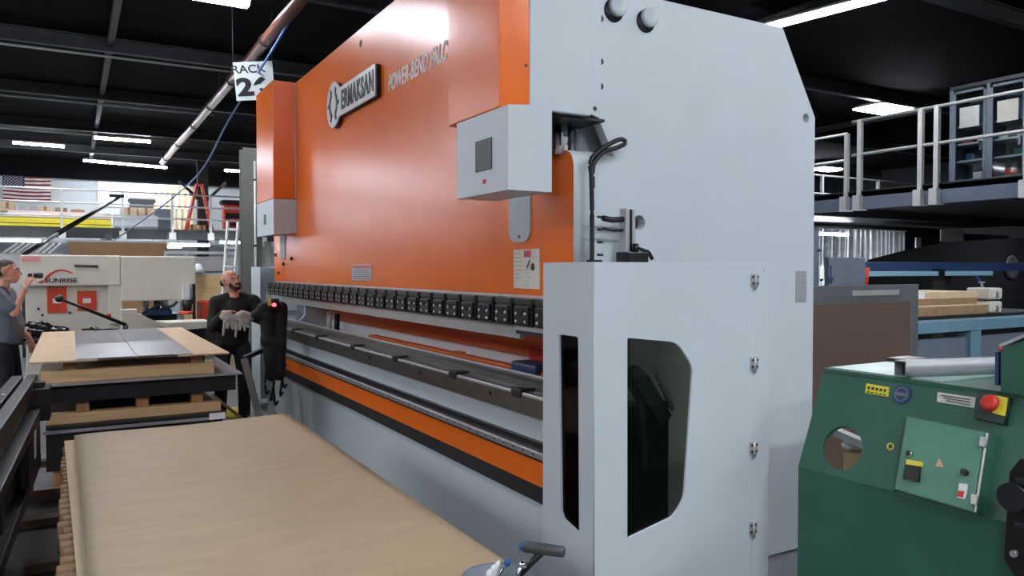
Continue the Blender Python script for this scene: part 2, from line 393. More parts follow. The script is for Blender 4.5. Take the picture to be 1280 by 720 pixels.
b = MB(); b.merge(hull([(1.83, 8.14, 2.39), (1.83, 8.96, 2.39), (2.068, 8.14, 2.39), (2.068, 8.96, 2.39), (1.83, 8.14, 2.02), (1.83, 8.96, 2.02), (2.068, 8.14, 2.04), (2.068, 8.96, 2.04)]))
db = b.build('display_box', G['grey'], press)
MB().box(1.826, 1.832, 8.5, 8.6, 2.14, 2.25, .002).build('display_screen', G['black'], db)
# cylinders
for y in (3.12, 9.02):
    c = MB().cyl((2.095, y, 2.21), (2.095, y, 2.42), .048, n=24).build('piston_rod', G['chrome'], press)
    MB().lathe([(.0, 2.355), (.055, 2.355), (.085, 2.38), (.085, 3.3), (0, 3.3)], (2.115, y, 0)).build('hydraulic_cylinder', G['black'], press)
for px in (689, 711):
    q = ony(3.08, px, 170); MB().cyl((q.x, 3.08, 2.2), (q.x, 3.08, 2.37), .013, n=10).build('guide_rod', G['black'], press)
MB().box(2.12, 2.2, 2.99, 3.3, 2.385, 2.42).build('cylinder_bracket', G['black'], press)
MB().cyl((2.045, 3.17, 2.225), (2.045, 3.17, 2.40), .016, n=10).build('hydraulic_hose', G['rubber'], press)
# slider plates
for y0, y1, z0, z1 in ((3.385, 3.605, 1.795, 2.1), (8.64, 8.86, 1.76, 2.1)):
    b = MB(); b.mesh(plate_mesh(rpoly([(y0, z0), (y1, z0), (y1, z1), (y0, z1)], [.08, .08, 0, 0]), [], .008), basis((0, 1, 0), (0, 0, 1), (XR-.004, 0, 0)))
    s_ = b.build('slider_plate', G['greyd'], press)
    MB().cyl((XR-.012, (y0+y1)/2, z0+.03), (XR-.007, (y0+y1)/2, z0+.03), .008, n=10).build('bolt', G['black'], s_)
for (y, z) in ((9.1, 1.82), (8.72, 1.713), (8.36, 1.77), (8.95, 1.614)):
    MB().cyl((XR-.02, y, z), (XR+.001, y, z), .018, n=10).build('bolt', G['black'], press)
# placards
pl = MB().box(XR-.004, XR+.001, 3.3, 3.56, 1.55, 1.757).build('warning_placard', G['label'], press)
MB().box(XR-.006, XR-.003, 3.385, 3.45, 1.715, 1.75).build('red_mark', G['red'], pl)
b = MB()
b.ball((XR-.004, 3.365, 1.665), (.002, .02, .02)).bar((XR-.005, 3.42, 1.66), (XR-.005, 3.39, 1.7), .004, .006)
b.build('black_mark', G['black'], pl)
b = MB(); rr = random.Random(3)
for k in range(7):
    w = rr.uniform(.05, .1); b.box(XR-.0055, XR-.003, 3.55-w, 3.545, 1.735-k*.022, 1.738-k*.022)
    b.box(XR-.0055, XR-.003, 3.44-w*.6, 3.435, 1.69-k*.02, 1.692-k*.02)
b.build('placard_text', G['cardd'], pl)
pl = MB().box(XR-.004, XR+.001, 5.825, 6.31, 1.562, 1.692).build('information_placard', G['galv'], press)
b = MB(); b.box(XR-.006, XR-.003, 5.84, 6.29, 1.664, 1.682); b.build('red_mark', G['red'], pl)
b = MB()
for k in range(5): b.box(XR-.006, XR-.003, 5.86, 6.27, 1.645-k*.018, 1.651-k*.018)
b.build('placard_text', G['bgrey'], pl)
# logo plate
LY = lambda y: 6.86-y
lp = [(0, 0)]
out = [Vector((p[0], p[1])) for p in [(.28, .06), (1.262, .06), (1.262, .31), (.28, .31)]]
cx, cy, r = .19, .185, .20
arc = [Vector((cx+r*math.cos(a), cy+r*math.sin(a))) for a in [math.radians(45+k*270/24) for k in range(25)]]
outer = arc+[Vector((.36, .055)), Vector((1.262, .055)), Vector((1.262, .30)), Vector((.36, .30))]
def on_ram(x): return basis((0, -1, 0), (0, 0, 1), (x, 6.86, 2.925))
b = MB(); b.mesh(plate_mesh(outer, [], .012), on_ram(XR-.04)); lg = b.build('logo_plate', G['galv'], press)
b = MB(); b.mesh(plate_mesh(outer, [], .03), basis((0, -1, 0), (0, 0, 1), (XR-.018, 6.853, 2.92))); b.build('logo_backing', G['black'], lg)
b = MB(); b.mesh(fit_text('ERMAKSAN', .80, .17, .006, .03, spacing=1.14), on_ram(XR-.047) @ Matrix.Translation((.425, .095, 0))); b.build('logo_lettering', G['black'], lg)
b = MB()
for sgn, a0, a1 in ((1, 120, 250), (1, -62, 62)):
    n = 14; ri, ro = .085, .12
    pts = [Vector((cx+ro*math.cos(math.radians(a0+(a1-a0)*k/n)), cy+ro*math.sin(math.radians(a0+(a1-a0)*k/n)))) for k in range(n+1)]
    pts += [Vector((cx+ri*math.cos(math.radians(a1-(a1-a0)*k/n)), cy+ri*math.sin(math.radians(a1-(a1-a0)*k/n)))) for k in range(n+1)]
    b.mesh(plate_mesh(pts, [], .006), on_ram(XR-.047))
for a in (0, 60, 120, 180, 240, 300):
    ca, sa = math.cos(math.radians(a)), math.sin(math.radians(a)); q = [Vector((cx+ca*u-sa*w, cy+sa*u+ca*w)) for u, w in ((.11, -.02), (.16, -.014), (.16, .014), (.11, .02))]
    b.mesh(plate_mesh(q, [], .006), on_ram(XR-.047))
b.build('gear_emblem', G['black'], lg)
b = MB(); b.mesh(fit_text('POWER-BEND FALCON', 1.2, .125, .004, .022, .16, spacing=1.1), basis((0, -1, 0), (0, 0, 1), (XR-.002, 5.43, 2.975))); b.build('ram_lettering', G['paper'], press)
# clamps
ys = [3.13+.205*i for i in range(30)]
def clamp_mesh():
    b = MB(); b.box(1.99, 2.10, -.083, .083, 1.36, 1.475, .005)
    b.box(1.975, 1.992, -.07, .07, 1.372, 1.462, .004)
    return b
c0 = clamp_mesh().build('clamp', G['black'], press)
b = MB().box(1.985, 2.10, -.083, .083, 1.472, 1.503, .003); tp = b.build('clamp_top_plate', G['dark'], c0)
b = MB()
for yy in (-.045, .045):
    for z in (1.385, 1.425): b.ball((1.974, yy, z), (.006, .009, .009), 8)
b.build('clamp_bolt', G['steel'], c0)  # bolt heads of the clamp, merged into one mesh
b = MB(); b.bar((1.973, -.03, 1.445), (1.973, 0, 1.42), .004, .008).bar((1.973, .03, 1.445), (1.973, 0, 1.42), .004, .008); b.build('clamp_mark', G['dark'], c0)
c0.location.y += ys[0]
for y in ys[1:]:
    c = dup(c0, parent=press); c.location.y = c0.location.y + (y-ys[0])
MB().box(2.045, 2.075, 3.46, 8.75, 1.285, 1.37, .002).build('punch_tool', G['galv'], press)
MB().box(2.01, 2.08, 3.02, 3.45, 1.335, 1.362).build('tool_holder_bar', G['steel'], press)
MB().box(2.015, 2.08, 3.02, 3.45, 1.315, 1.335).build('tool_holder_slot', G['black'], press)
# bed
MB().box(2.02, 2.12, YN+.0, YF, .0, .94, .003).build('bed_plate', G['grey'], press)
MB().box(1.995, 2.021, YN, YF-.03, .575, .70).build('bed_stripe', G['orange'], press)
MB().box(1.992, 2.021, YN, YF-.03, .493, .575).build('bed_black_strip', G['blackm'], press)
rl = MB().box(1.99, 2.021, YN, YF-.03, .70, .792).build('bed_rail_back', G['black'], press)
b = MB().box(1.97, 1.992, YN, YF-.03, .718, .752, .004)
rl = b.build('linear_rail', G['steel'], press)
b = MB()
y = YN+.1
while y < YF-.1: b.cyl((1.968, y, .735), (1.971, y, .735), .006, n=8); y += .1
b.build('rail_screw', G['black'], rl)['kind'] = 'stuff'
prof = [(1.945, .928), (1.945, 1.02), (1.965, 1.032), (2.03, 1.04), (2.035, 1.075), (2.085, 1.088), (2.13, 1.088), (2.13, .928)]
b = MB().prism([Vector((x, YN, z)) for x, z in prof], (0, 5.83, 0)); dh = b.build('die_holder', mat('die_steel', (96, 92, 88), .32, .55, var=.15, scale=5), press)
MB().box(2.083, 2.105, YN, 8.83, 1.088, 1.098, .002).build('die_edge', G['steel'], dh)
bys = [3.32, 4.07, 5.0, 5.93, 6.95, 7.83]
for y in bys:
    k = MB().box(1.94, 2.05, y-.045, y+.045, 1.005, 1.05, .004).build('die_clamp', G['black'], dh)
edges = [YN]+bys+[8.8]
for a, c in zip(edges, edges[1:]):
    MB().box(1.94, 1.962, a+.06, c-.06, 1.02, 1.036, .003).build('die_clamp_strip', G['steel'], dh)
for y in (3.6, 4.55, 5.5, 6.5): MB().cyl((1.938, y, .985), (1.946, y, .985), .012, n=10).build('screw', G['black'], dh)
# back gauge
MB().box(2.66, 2.8, YN+.21, YF-.07, 1.065, 1.5, .004).build('back_gauge_beam', G['orange'], press)
MB().box(2.62, 2.78, YN+.07, YF-.4, .98, 1.064, .004).build('back_gauge_rail', G['white'], press)
MB().box(2.42, 2.5, YN+.07, 6.9, .965, 1.035, .004).build('back_gauge_slide', G['orange'], press)
for y in (5.3, 4.2, 3.5): MB().box(2.5, 2.62, y-.05, y+.05, .985, 1.02, .003).build('slide_bracket', G['orange'], press)
f_ = MB().box(2.38, 2.62, 3.85, 4.15, .99, 1.08, .02).build('back_gauge_finger', G['navy'], press)
MB().box(2.52, 2.66, 3.8, 4.15, 1.08, 1.16, .005).build('finger_block', G['red'], f_)
for y, x in ((8.6, 2.55), (8.25, 2.52)):
    p = MB().cyl((x, y, .94), (x, y, 1.17), .03, n=14).build('gauge_post', G['white'], press)
MB().cyl((2.5, 8.15, .94), (2.5, 8.15, 1.17), .03, n=14).build('gauge_post', G['black'], press)
MB().box(2.2, 2.66, YN+.08, YF-.08, .85, .94).build('bed_table', G['greyd'], press)
# side guards
def guard(y0, y1, yo):
    """y0 inner (frame side), yo outer face"""
    s = 1 if yo < y0 else -1
    g = bpy.data.objects.new('side_guard', None)
    x0, x1, zt, th = 1.9, 2.95, 1.68, .012
    win = rpoly([(2.068, 1.358), (2.355, 1.325), (2.45, 1.21), (2.40, .60), (2.33, .535), (2.072, .482)], [.012, .12, .08, .12, .05, .012])
    b = MB(); b.mesh(plate_mesh([(x0, .06), (2.835, .06), (2.835, zt), (x0, zt)], [win], th, .002), basis((1, 0, 0), (0, 0, 1), (0, yo+s*th/2, 0)))
    gd = b.build('side_guard', G['grey'], press)
    b = MB(); b.mesh(plate_mesh([(2.839, .06), (x1, .06), (x1, zt), (2.839, zt)], [circ(2.905, 1.645, .006, 8)], th, .002), basis((1, 0, 0), (0, 0, 1), (0, yo+s*th/2, 0)))
    b.build('hinge_post', G['grey'], gd)
    ya, yb = min(y0, yo+s*th), max(y0, yo+s*th)
    mid = (ya+yb)/2; o_ = yo+s*th
    w2 = rpoly([(2.872, 1.36), (2.716, 1.36), (2.706, .50), (2.83, .53), (2.85, .56)], [.02, .02, .015, .02, .02]) if s == 1 else []
    b = MB(); b.mesh(plate_mesh([(ya, .06), (yb, .06), (yb, zt), (ya, zt)], [w2] if w2 else [], th, .002), basis((0, 1, 0), (0, 0, 1), (x0+th/2, 0, 0)))
    b.build('guard_front', G['grey'], gd)
    MB().box(2.12, 2.46, ya+.012, yb, zt-.012, zt).build('guard_top', G['grey'], gd)
    if s == 1:
        b = MB(); b.mesh(plate_mesh(rpoly([(2.06, 1.37), (2.37, 1.335), (2.46, 1.2), (2.41, .59), (2.33, .52), (2.06, .47)], .04), [], .004), basis((1, 0, 0), (0, 0, 1), (0, yo+th+.003, 0)))
        b.build('window_pane', G['tint'], gd)
        MB().box(x0+th+.001, x0+th+.005, 2.69, 2.885, .49, 1.375).build('window_pane', G['tint'], gd)
        for z in (1.60, 1.20, .79, .40):
            hg = MB().box(2.815, 2.864, yo-.008, yo+.001, z-.03, z+.03, .002).cyl((2.837, yo-.01, z-.045), (2.837, yo-.01, z+.03), .008, n=10).build('hinge', G['galv'], gd)
            b = MB()
            for dx in (-.014, .016):
                for dz in (-.016, .016): b.cyl((2.837+dx, yo-.011, z+dz), (2.837+dx, yo-.007, z+dz), .006, n=8)
            b.build('hinge_screw', G['black'], hg)
    return gd
gd = guard(3.0, None, 2.59); guard(9.2, None, 9.66)
# sensor head and cable seen through the window
b = MB(); b.bar((2.29, 2.8, 1.14), (2.44, 2.8, .93), .09, .08); b.ball((2.28, 2.8, 1.15), .055)
b.bar((2.31, 2.8, 1.12), (2.34, 2.8, .7), .03, .03)
sh = b.build('sensor_head', mat('sensor_housing', (60, 72, 88), .4), press)
MB().bar((2.36, 2.745, 1.17), (2.47, 2.745, .985), .012, .02).build('sensor_lens', G['steel'], sh)
MB().tube([(2.13+.07*math.cos(a), 2.85, 1.25+.09*math.sin(a)) for a in [2*PI*k/20 for k in range(20)]], .014, closed=True).build('coiled_cable', G['rubber'], press)
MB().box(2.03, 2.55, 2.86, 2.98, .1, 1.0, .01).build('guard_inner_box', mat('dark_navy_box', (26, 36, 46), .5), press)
# sensor post on the guard
b = MB().box(2.305, 2.365, 2.9, 2.95, 1.72, 1.945, .004); sp = b.build('sensor_post', G['galv'], press)
MB().box(2.328, 2.342, 2.897, 2.902, 1.73, 1.94).build('post_slot', G['black'], sp)
MB().box(2.29, 2.415, 2.86, 2.96, 1.68, 1.735, .006).build('post_base', G['black'], sp)
MB().bar((2.36, 2.89, 1.755), (2.42, 2.87, 1.735), .016, .016).bar((2.42, 2.87, 1.735), (2.445, 2.87, 1.70), .014, .014).cyl((2.35, 2.88, 1.735), (2.35, 2.88, 1.775), .015, n=10).build('clamp_lever', G['black'], sp)
MB().box(2.13, 2.19, 2.93, 2.98, 1.68, 1.697, .003).build('cable_gland', G['black'], press)
q = [ony(2.93, *p) for p in ((740, 330), (740, 290), (740, 255), (739, 220), (738, 205), (742, 195), (755, 184), (772, 175), (780, 175), (781, 180), (770, 185), (755, 190), (745, 200), (741, 212), (741, 235))]
MB().tube(smooth_curve(q, 5), .011, 8).build('looped_cable', G['rubber'], press)
b = MB()
for z in (1.72, 1.78, 1.84, 1.9): b.cyl((2.16, 2.93, z), (2.19, 2.93, z), .006, n=6)
b.build('cable_tie', G['black'], press)
MB().tube([(2.19, 2.93, 1.895), (2.24, 2.93, 1.888), (2.31, 2.925, 1.892)], .014, 8).tube([(2.19, 2.93, 1.845), (2.25, 2.93, 1.838), (2.31, 2.925, 1.84)], .007, 8).build('sensor_cable', G['rubber'], press)
# ------------------------------------------------------------------ foreground stack
SX0, SX1, SY0, SY1 = .045, 1.25, 1.62, 5.2
def wavy_sheet(x0, x1, y0, y1, z, th, lift, seed):
    b = MB(); nx, ny = 26, 60; r = random.Random(seed); T = {}
    for k in (0, 1):
        for i in range(nx+1):
            for j in range(ny+1):
                u, v = i/nx, j/ny
                dz = lift*(max(0, v-.86)/.14)**2*(.25*u-.22) + .004*math.sin(9*u+3*v)*math.sin(5*v+seed)
                dy = -.05*math.sin(PI*u)*v**8 + .06*u*v**6*0 + .03*(1-u)
                edge = (1-min(1, min(u, 1-u)*12))
                dz -= .007*edge**2*(1 if lift else 0)
                T[k, i, j] = b.bm.verts.new((x0+(x1-x0)*u-.045*v*(1-u), y0+(y1-y0)*v+dy, z+dz+(0 if k else -th)))
    def q(*a):
        f = b.bm.faces.new([T[t] for t in a]); f.smooth = True
    for i in range(nx):
        for j in range(ny):
            q((1, i, j), (1, i+1, j), (1, i+1, j+1), (1, i, j+1)); q((0, i, j), (0, i, j+1), (0, i+1, j+1), (0, i+1, j))
    for i in range(nx):
        q((0, i, 0), (0, i+1, 0), (1, i+1, 0), (1, i, 0)); q((0, i, ny), (1, i, ny), (1, i+1, ny), (0, i+1, ny))
    for j in range(ny):
        q((0, 0, j), (1, 0, j), (1, 0, j+1), (0, 0, j+1)); q((0, nx, j), (0, nx, j+1), (1, nx, j+1), (1, nx, j))
    return b
o = wavy_sheet(SX0, SX1, SY0, SY1, .68, .006, .06, 1).build('kraft_sheet', G['kraft']); tag(o, 'large brown kraft sheet covering the stack in front of the press', 'sheet')
o = MB().prism([Vector((.03, SY0+.02, .634)), Vector((1.23, SY0+.02, .634)), Vector((1.23, SY1-.06, .634)), Vector((-.05, SY1-.02, .634))], (0, 0, .01)).build('cardboard_sheet', G['card']); tag(o, 'pale cardboard sheet peeking out left from beneath the kraft sheet', 'sheet')
def pallet(x0, x1, y0, y1, z0, z1, label, mt='wood'):
    p = empty('pallet', ((x0+x1)/2, (y0+y1)/2, z0), label, 'pallet'); h = z1-z0
    n = 6
    for k in range(n):
        yy = y0+(y1-y0-.1)*k/(n-1); MB().box(x0, x1, yy, yy+.1, z1-.022, z1, .002).build('deck_board', G['pine'], p)
    for k in range(3):
        xx = x0+(x1-x0-.09)*k/2
        MB().box(xx, xx+.09, y0, y1, z0+.02, z1-.022, .003).build('stringer', G[mt], p)
    for yy in (y0, (y0+y1)/2-.05, y1-.1): MB().box(x0, x1, yy, yy+.1, z0, z0+.02).build('bottom_board', G['pine'], p)
    return p
sp_ = empty('pallet', (.6, 3.4, 0), 'long slatted wooden pallet beneath the kraft sheet in front of the press', 'pallet')
k = 0; y = SY0+.04
while y < SY1-.12:
    dx = random.uniform(-.012, .012)
    MB().box(-.052+dx, 1.21+dx*.5, y, y+.052, .575, .633, .004).build('deck_slat', G['cardd'], sp_); y += .088
for x in (.06, .55, 1.06):
    MB().box(x, x+.1, SY0+.05, SY1-.15, .44, .575, .004).build('stringer', G['wood'], sp_)
    for y in (SY0+.1, 2.7, 3.8, SY1-.4): MB().box(x-.01, x+.11, y, y+.15, .02, .44, .004).build('support_block', G['wood'], sp_)
for y in (SY0+.1, 2.7, 3.8, SY1-.4): MB().box(-.02, 1.2, y-.02, y+.17, 0, .02).build('bottom_board', G['pine'], sp_)
# tool caddy
cb = empty('tool_bowl', (1.06, 1.92, .682), 'grey round tool bowl on the near corner of the kraft sheet', 'bowl')
MB().lathe([(0, .0), (.07, 0), (.095, .03), (.1, .075), (.106, .078), (.1, .08), (.092, .075), (.085, .03), (.06, .012), (0, .012)], (1.06, 1.92, .682)).build('bowl_shell', G['bgrey'], cb)
def stand(px, py, d): return ond(d, px, py)
base = Vector((1.06, 1.92, .70))
th_ = empty('hex_key', base, 'dark T-handled hex key with a blue end standing in the bowl', 'hex key')
a_, c_ = stand(655, 683, 2.2), stand(706, 690, 2.16); mm = (a_+c_)/2
MB().tube([a_, a_.lerp(c_, .02), a_.lerp(c_, .5), a_.lerp(c_, .97), c_], [.013, .0165, .0165, .016, .010], 16).build('handle_grip', mat('grey_grip', (58, 62, 64), .55), th_)
dd = (a_-c_).normalized(); MB().cyl(a_-dd*.001, a_+dd*.012, .0135, .012, n=16).build('end_cap', G['blue'], th_)
MB().tube([mm, mm.lerp(Vector((1.08, 1.93, .70)), .45), Vector((1.08, 1.93, .70))], [.011, .009, .004], 12).build('key_shaft', G['black'], th_)
q = stand(634, 703, 2.2); sd = empty('screwdriver', base, 'small screwdriver with a round blue knob standing in the bowl', 'screwdriver')
MB().ball(q, (.011, .011, .013)).build('knob', G['blue'], sd); MB().cyl(q, (1.05, 1.95, .705), .004, n=8).build('driver_shaft', G['chrome'], sd)
q = stand(654, 706, 2.19); so = empty('ball_pin', base, 'shiny chrome pin with a round head standing in the bowl', 'pin')
MB().ball(q, .012).build('pin_head', G['chrome'], so); MB().cyl(q, (1.07, 1.9, .705), .006, n=8).build('pin_shaft', G['chrome'], so)
b = MB()
for (px, py, r) in ((618, 706, .008), (624, 701, .008), (612, 712, .008)):
    q = stand(px, py, 2.22); b.tube(smooth_curve([q, q.lerp(Vector((1.03, 1.95, .70)), .5)+Vector((.004, 0, 0)), Vector((1.03, 1.93, .705))], 4), [.003]+[r]*7+[r*1.2], 8)
tag(b.build('cloth_rag', G['paper']), 'crumpled white rag poking up from the tool bowl', 'rag')
# ------------------------------------------------------------------ second stack with steel sheets
p = pallet(-.14, 1.1, 6.62, 9.5, 0, .15, 'lowest wooden pallet under the stack of steel sheets')
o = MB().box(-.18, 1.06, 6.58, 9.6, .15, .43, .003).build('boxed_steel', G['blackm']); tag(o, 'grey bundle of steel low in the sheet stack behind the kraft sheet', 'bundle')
for k, (z, mt) in enumerate(((.432, 'sheet'), (.466, 'dark'))):
    o = MB().box(-.2+.02*k, 1.08, 6.55, 9.6, z, z+.024, .001).build('steel_sheet', G[mt]); tag(o, ('lower' if k == 0 else 'upper')+' of two thin steel sheets under the middle pallet', 'sheet', 'thin steel sheets')
o = MB().box(.95, 1.07, 6.535, 6.551, .435, .486).build('paper_label', G['paper']); tag(o, 'white paper label taped to the thin steel sheets', 'label')
o = MB().bar(onx(1.235, 266, 494), onz(.02, 312, 531), .05, .03).build('wooden_lath', G['pine']); tag(o, 'wooden lath leaning at the corner between both stacks', 'lath')
def skid(z0, zb, z1, label, xs, x0, x1):
    s = empty('pallet', (.4, 8, z0), label, 'pallet')
    for y in (6.6, 8.0, 9.4): MB().box(x0, x1, y, y+.1, z0, zb, .003).build('skid_plank', G['pine'], s)
    for y in (6.64, 8.04, 9.44):
        for x in xs: MB().box(x-.045, x+.045, y-.02, y+.12, zb, z1, .004).build('support_block', G['wood'], s)
    return s
skid(.492, .57, .66, 'middle wooden pallet with three blocks under the black steel pack', (.06, .47, .87), -.18, 1.05)
o = MB().box(-.21, 1.16, 6.56, 9.6, .66, .79, .004).build('steel_pack', mat('black_steel_pack', (34, 37, 41), .4, .3)); tag(o, 'thick black pack of steel between the middle and upper pallets', 'steel pack')
o = MB().box(-.24, 1.2, 6.5, 9.6, .792, .805).build('steel_sheet', G['sheet']); tag(o, 'grey steel sheet lying on the black steel pack', 'sheet', 'thin steel sheets')
skid(.806, .895, .965, 'upper wooden pallet with two blocks under the steel plates', (-.02, .87), -.21, 1.0)
o = MB().box(-.28, .16, 6.5, 9.62, .965, .978).box(.72, 1.1, 6.5, 9.62, .965, .978).box(.16, .72, 6.55, 9.62, .965, .971).build('cardboard_sheet', G['card']); tag(o, 'tan cardboard sheet under the two bright steel plates', 'sheet')
for x0, x1, w in ((.02, .425, 'left'), (.432, .83, 'right')):
    o = MB().box(x0, x1, 6.52, 9.5, .979, .985, .001).build('steel_plate', G['sheet']); tag(o, f'{w} of two bright steel plates lying side by side on cardboard', 'steel plate', 'bright steel plates')
o = MB().box(.925, 1.0, 6.605, 6.7, .896, .955, .006).build('folded_cloth', G['paper']); tag(o, 'white folded paper on the plank end of the upper pallet', 'paper')
# black plastic film heap behind
def heap(name, c, r, seed, mt, label, cat):
    t = bmesh.new(); bmesh.ops.create_icosphere(t, subdivisions=4, radius=1); rr = random.Random(seed)
    ph = [rr.uniform(0, 6) for _ in range(8)]
    for v in t.verts:
        n = v.co.copy(); k = 1+.16*math.sin(6*n.x+ph[0]+3*n.y)+.12*math.sin(9*n.y+ph[1]-5*n.z)+.08*math.sin(15*n.z+ph[2]+8*n.x)
        v.co = Vector((n.x*r[0]*k, n.y*r[1]*k, max(-.4, n.z)*r[2]*k))
    for f in t.faces: f.smooth = True
    b = MB(); b.merge(t, Matrix.Translation(c)); o = b.build(name, G[mt]); return tag(o, label, cat)
heap('plastic_film', (-.35, 9.98, .93), (.26, .11, .13), 4, 'film', 'crumpled black plastic film beyond the far left corner of the plates', 'plastic film')
o = MB().box(-.65, .5, 9.85, 10.25, .83, .87, .005).build('work_table', G['dark']); tag(o, 'dark work table behind the steel plate stack', 'table')
for x in (-.6, .45):
    for y in (9.9, 10.2): MB().box(x-.02, x+.02, y-.02, y+.02, 0, .83).build('leg', G['dark'], o)
heap('plastic_film', (.24, 10.05, .9), (.22, .1, .07), 9, 'film', 'low strip of black plastic film in front of the cream machine', 'plastic film')
# ------------------------------------------------------------------ dark beam frame on the left
rk = empty('roller_frame', (-.5, 4, 0), 'long dark steel frame with rails at the left edge of the photo', 'steel frame')
Rk = Matrix.Translation((-.22, 6.42, 0)) @ Matrix.Rotation(math.radians(-2.1), 4, 'Z')
def rbox(nm, x0, x1, y0, y1, z0, z1, mt='gunm', bev=.004):
    b = MB().box(x0, x1, y0, y1, z0, z1, bev); b.bm.transform(Rk); return b.build(nm, G[mt], rk)
rbox('top_rail', -.065, 0, -5.2, 0, .78, .90); rbox('top_rail', -.155, -.085, -5.2, -.02, .78, .90)
rbox('rail_groove', -.085, -.065, -5.2, -.01, .78, .87, 'blackm')
rbox('lower_rail', -.03, .045, -5.2, -.12, .66, .72)
rbox('side_web', -.13, -.04, -5.2, -.05, .35, .66, 'blackm'); rbox('bottom_rail', -.14, .02, -5.2, -.1, .27, .35)
for y in (-.25, -1.9, -3.6, -5.1): rbox('leg', -.12, -.02, y-.06, y+.06, 0, .78)
for y in (-1.0, -2.2, -3.4):
    t = rbox('guide_bolt', -.115, -.10, y, y+.05, .9, .905, 'steel', .001)
rbox('end_bracket', -.02, .09, -.35, -.13, .62, .84); rbox('end_knob', .0, .06, -.3, -.22, .84, .88, 'black')
rbox('white_label', .046, .05, -.98, -.88, .50, .66, 'wtag', 0)
rbox('shade_shelf', -.3, .2, -5.2, -.35, .10, .14, 'blackm'); rbox('mounting_plate', .0, .045, -1.3, -.5, .40, .66, 'black')  # black shelf added to darken the gap between rail and pallet
for i, (px, py) in enumerate(((47, 574), (58, 612), (42, 645), (68, 695))):
    q = onz(.2, px, py)
    o = MB().box(q.x-.13, q.x+.13, q.y-.05, q.y+.05, .141, .19, .003).build('timber_offcut', G['brownb'])
    tag(o, ['nearest the steel sheet stack', 'second from the steel sheet stack', 'third from the steel sheet stack', 'nearest the camera'][i].join(('grey timber offcut on a pile beside the dark frame, ', '')), 'timber', 'timber offcuts beside the dark frame')
b = MB().lathe([(0, 0), (.26, 0), (.28, .03), (.28, .28), (.29, .3), (.28, .32), (.28, .56), (.29, .58), (.28, .6), (.28, .85), (.26, .88), (0, .88)], (-.98, 9.95, 0)); o = b.build('drum', G['navy']); tag(o, 'dark blue drum behind the man in the grey polo', 'drum')
# ------------------------------------------------------------------ cream punching machine
sm = empty('ironworker_machine', (.4, 11.4, 0), 'cream punching machine with red panels behind the steel plate stack', 'machine')
MB().box(-.54, .545, 11.0, 11.9, 1.45, 1.83, .012).build('upper_housing', G['cream'], sm)
MB().box(.55, 1.44, 10.98, 11.8, 1.245, 1.825, .014).build('head_housing', G['cream'], sm)
MB().box(-.5, .545, 11.12, 11.8, .0, 1.45, .01).build('lower_body', G['cream'], sm)
MB().box(.4, .56, 11.02, 11.4, .95, 1.45, .01).build('front_column', G['cream'], sm)
b = MB().box(.52, .70, 10.55, 10.7, .70, 1.16, .01); b.build('die_block', G['cream'], sm)
b = MB(); b.merge(hull([(.6, 10.9, 1.10), (.6, 11.1, 1.10), (.62, 10.9, .8), (.62, 11.1, .8), (1.25, 10.9, .8), (1.25, 11.1, .8), (.75, 10.9, 1.08), (.75, 11.1, 1.08)])); b.build('sloping_apron', G['cream'], sm)
for x0, x1, z0, z1, zl in ((-.27, -.06, 1.11, 1.43, 1.26), (.055, .27, 1.13, 1.38, 1.255)):
    pn = MB().box(x0, x1, 11.1, 11.121, z0, z1, .004).build('access_panel', G['redor'], sm)
    MB().box((x0+x1)/2-.045, (x0+x1)/2+.045, 11.096, 11.101, zl-.03, zl+.03).build('panel_label', G['paper'], pn)
b = MB().cyl((.03, 10.95, 1.70), (.29, 10.95, 1.69), .016, n=10).cyl((.05, 10.95, 1.70), (.05, 11.02, 1.70), .012, n=8).cyl((.27, 10.95, 1.69), (.27, 11.02, 1.69), .012, n=8); b.build('handle', G['dark'], sm)
q = [ony(10.995, *p) for p in ((55, 350), (57, 346), (63, 341), (71, 337.5), (80, 337), (88, 339.5), (92, 342.5))]
q2 = [ony(10.995, *p) for p in ((92, 342.5), (87, 341), (80, 339), (72, 339.5), (65, 343), (60, 348), (56, 352))]
b = MB().prism(smooth_curve(q, 4)+smooth_curve(q2, 4), (0, .004, 0)); b.prism([ony(10.995, *p) for p in ((46, 353), (54, 350), (56, 352), (52, 354))], (0, .004, 0))
b.build('logo_swoosh', G['lred'], sm)
q = ony(10.995, 56, 353.5); b = MB(); b.mesh(fit_text('SUNRISE', .345, .056, .004, .02), basis((1, 0, 0), (0, 0, 1), (q.x, 10.994, q.z))); b.build('logo_lettering', G['black'], sm)
MB().box(-.53, -.33, 10.993, 11.001, 1.75, 1.815).build('pink_label', mat('pink_label', (226, 150, 150), .6), sm)
for px, py in ((48, 386), (87, 391), (53, 394)):
    q = ony(11.118, px, py); MB().cyl((q.x, 11.11, q.z), (q.x, 11.122, q.z), .016, n=10).build('bolt', G['dark'], sm)
MB().box(1.27, 1.36, 10.94, 10.985, 1.22, 1.46, .004).build('gauge_block', G['white'], sm)
MB().box(1.395, 1.43, 10.93, 10.98, .97, 1.46, .004).build('slide_rail', G['black'], sm)
MB().cyl((1.33, 10.96, 1.1), (1.33, 10.96, 1.25), .05, .07, n=14).build('punch_head', G['black'], sm)
MB().lathe([(0, 1.06), (.09, 1.06), (.09, 1.10), (0, 1.1)], (1.30, 10.9, 0)).build('red_ring', G['redor'], sm)
b = MB().bar((.78, 10.9, 1.08), (1.02, 10.9, 1.22), .03, .03); b.build('lever', G['black'], sm)
MB().tube(smooth_curve([(1.0, 10.9, 1.24), (1.05, 10.88, 1.18), (1.13, 10.88, 1.17), (1.2, 10.9, 1.23)], 5), .02).build('hose', G['rubber'], sm)
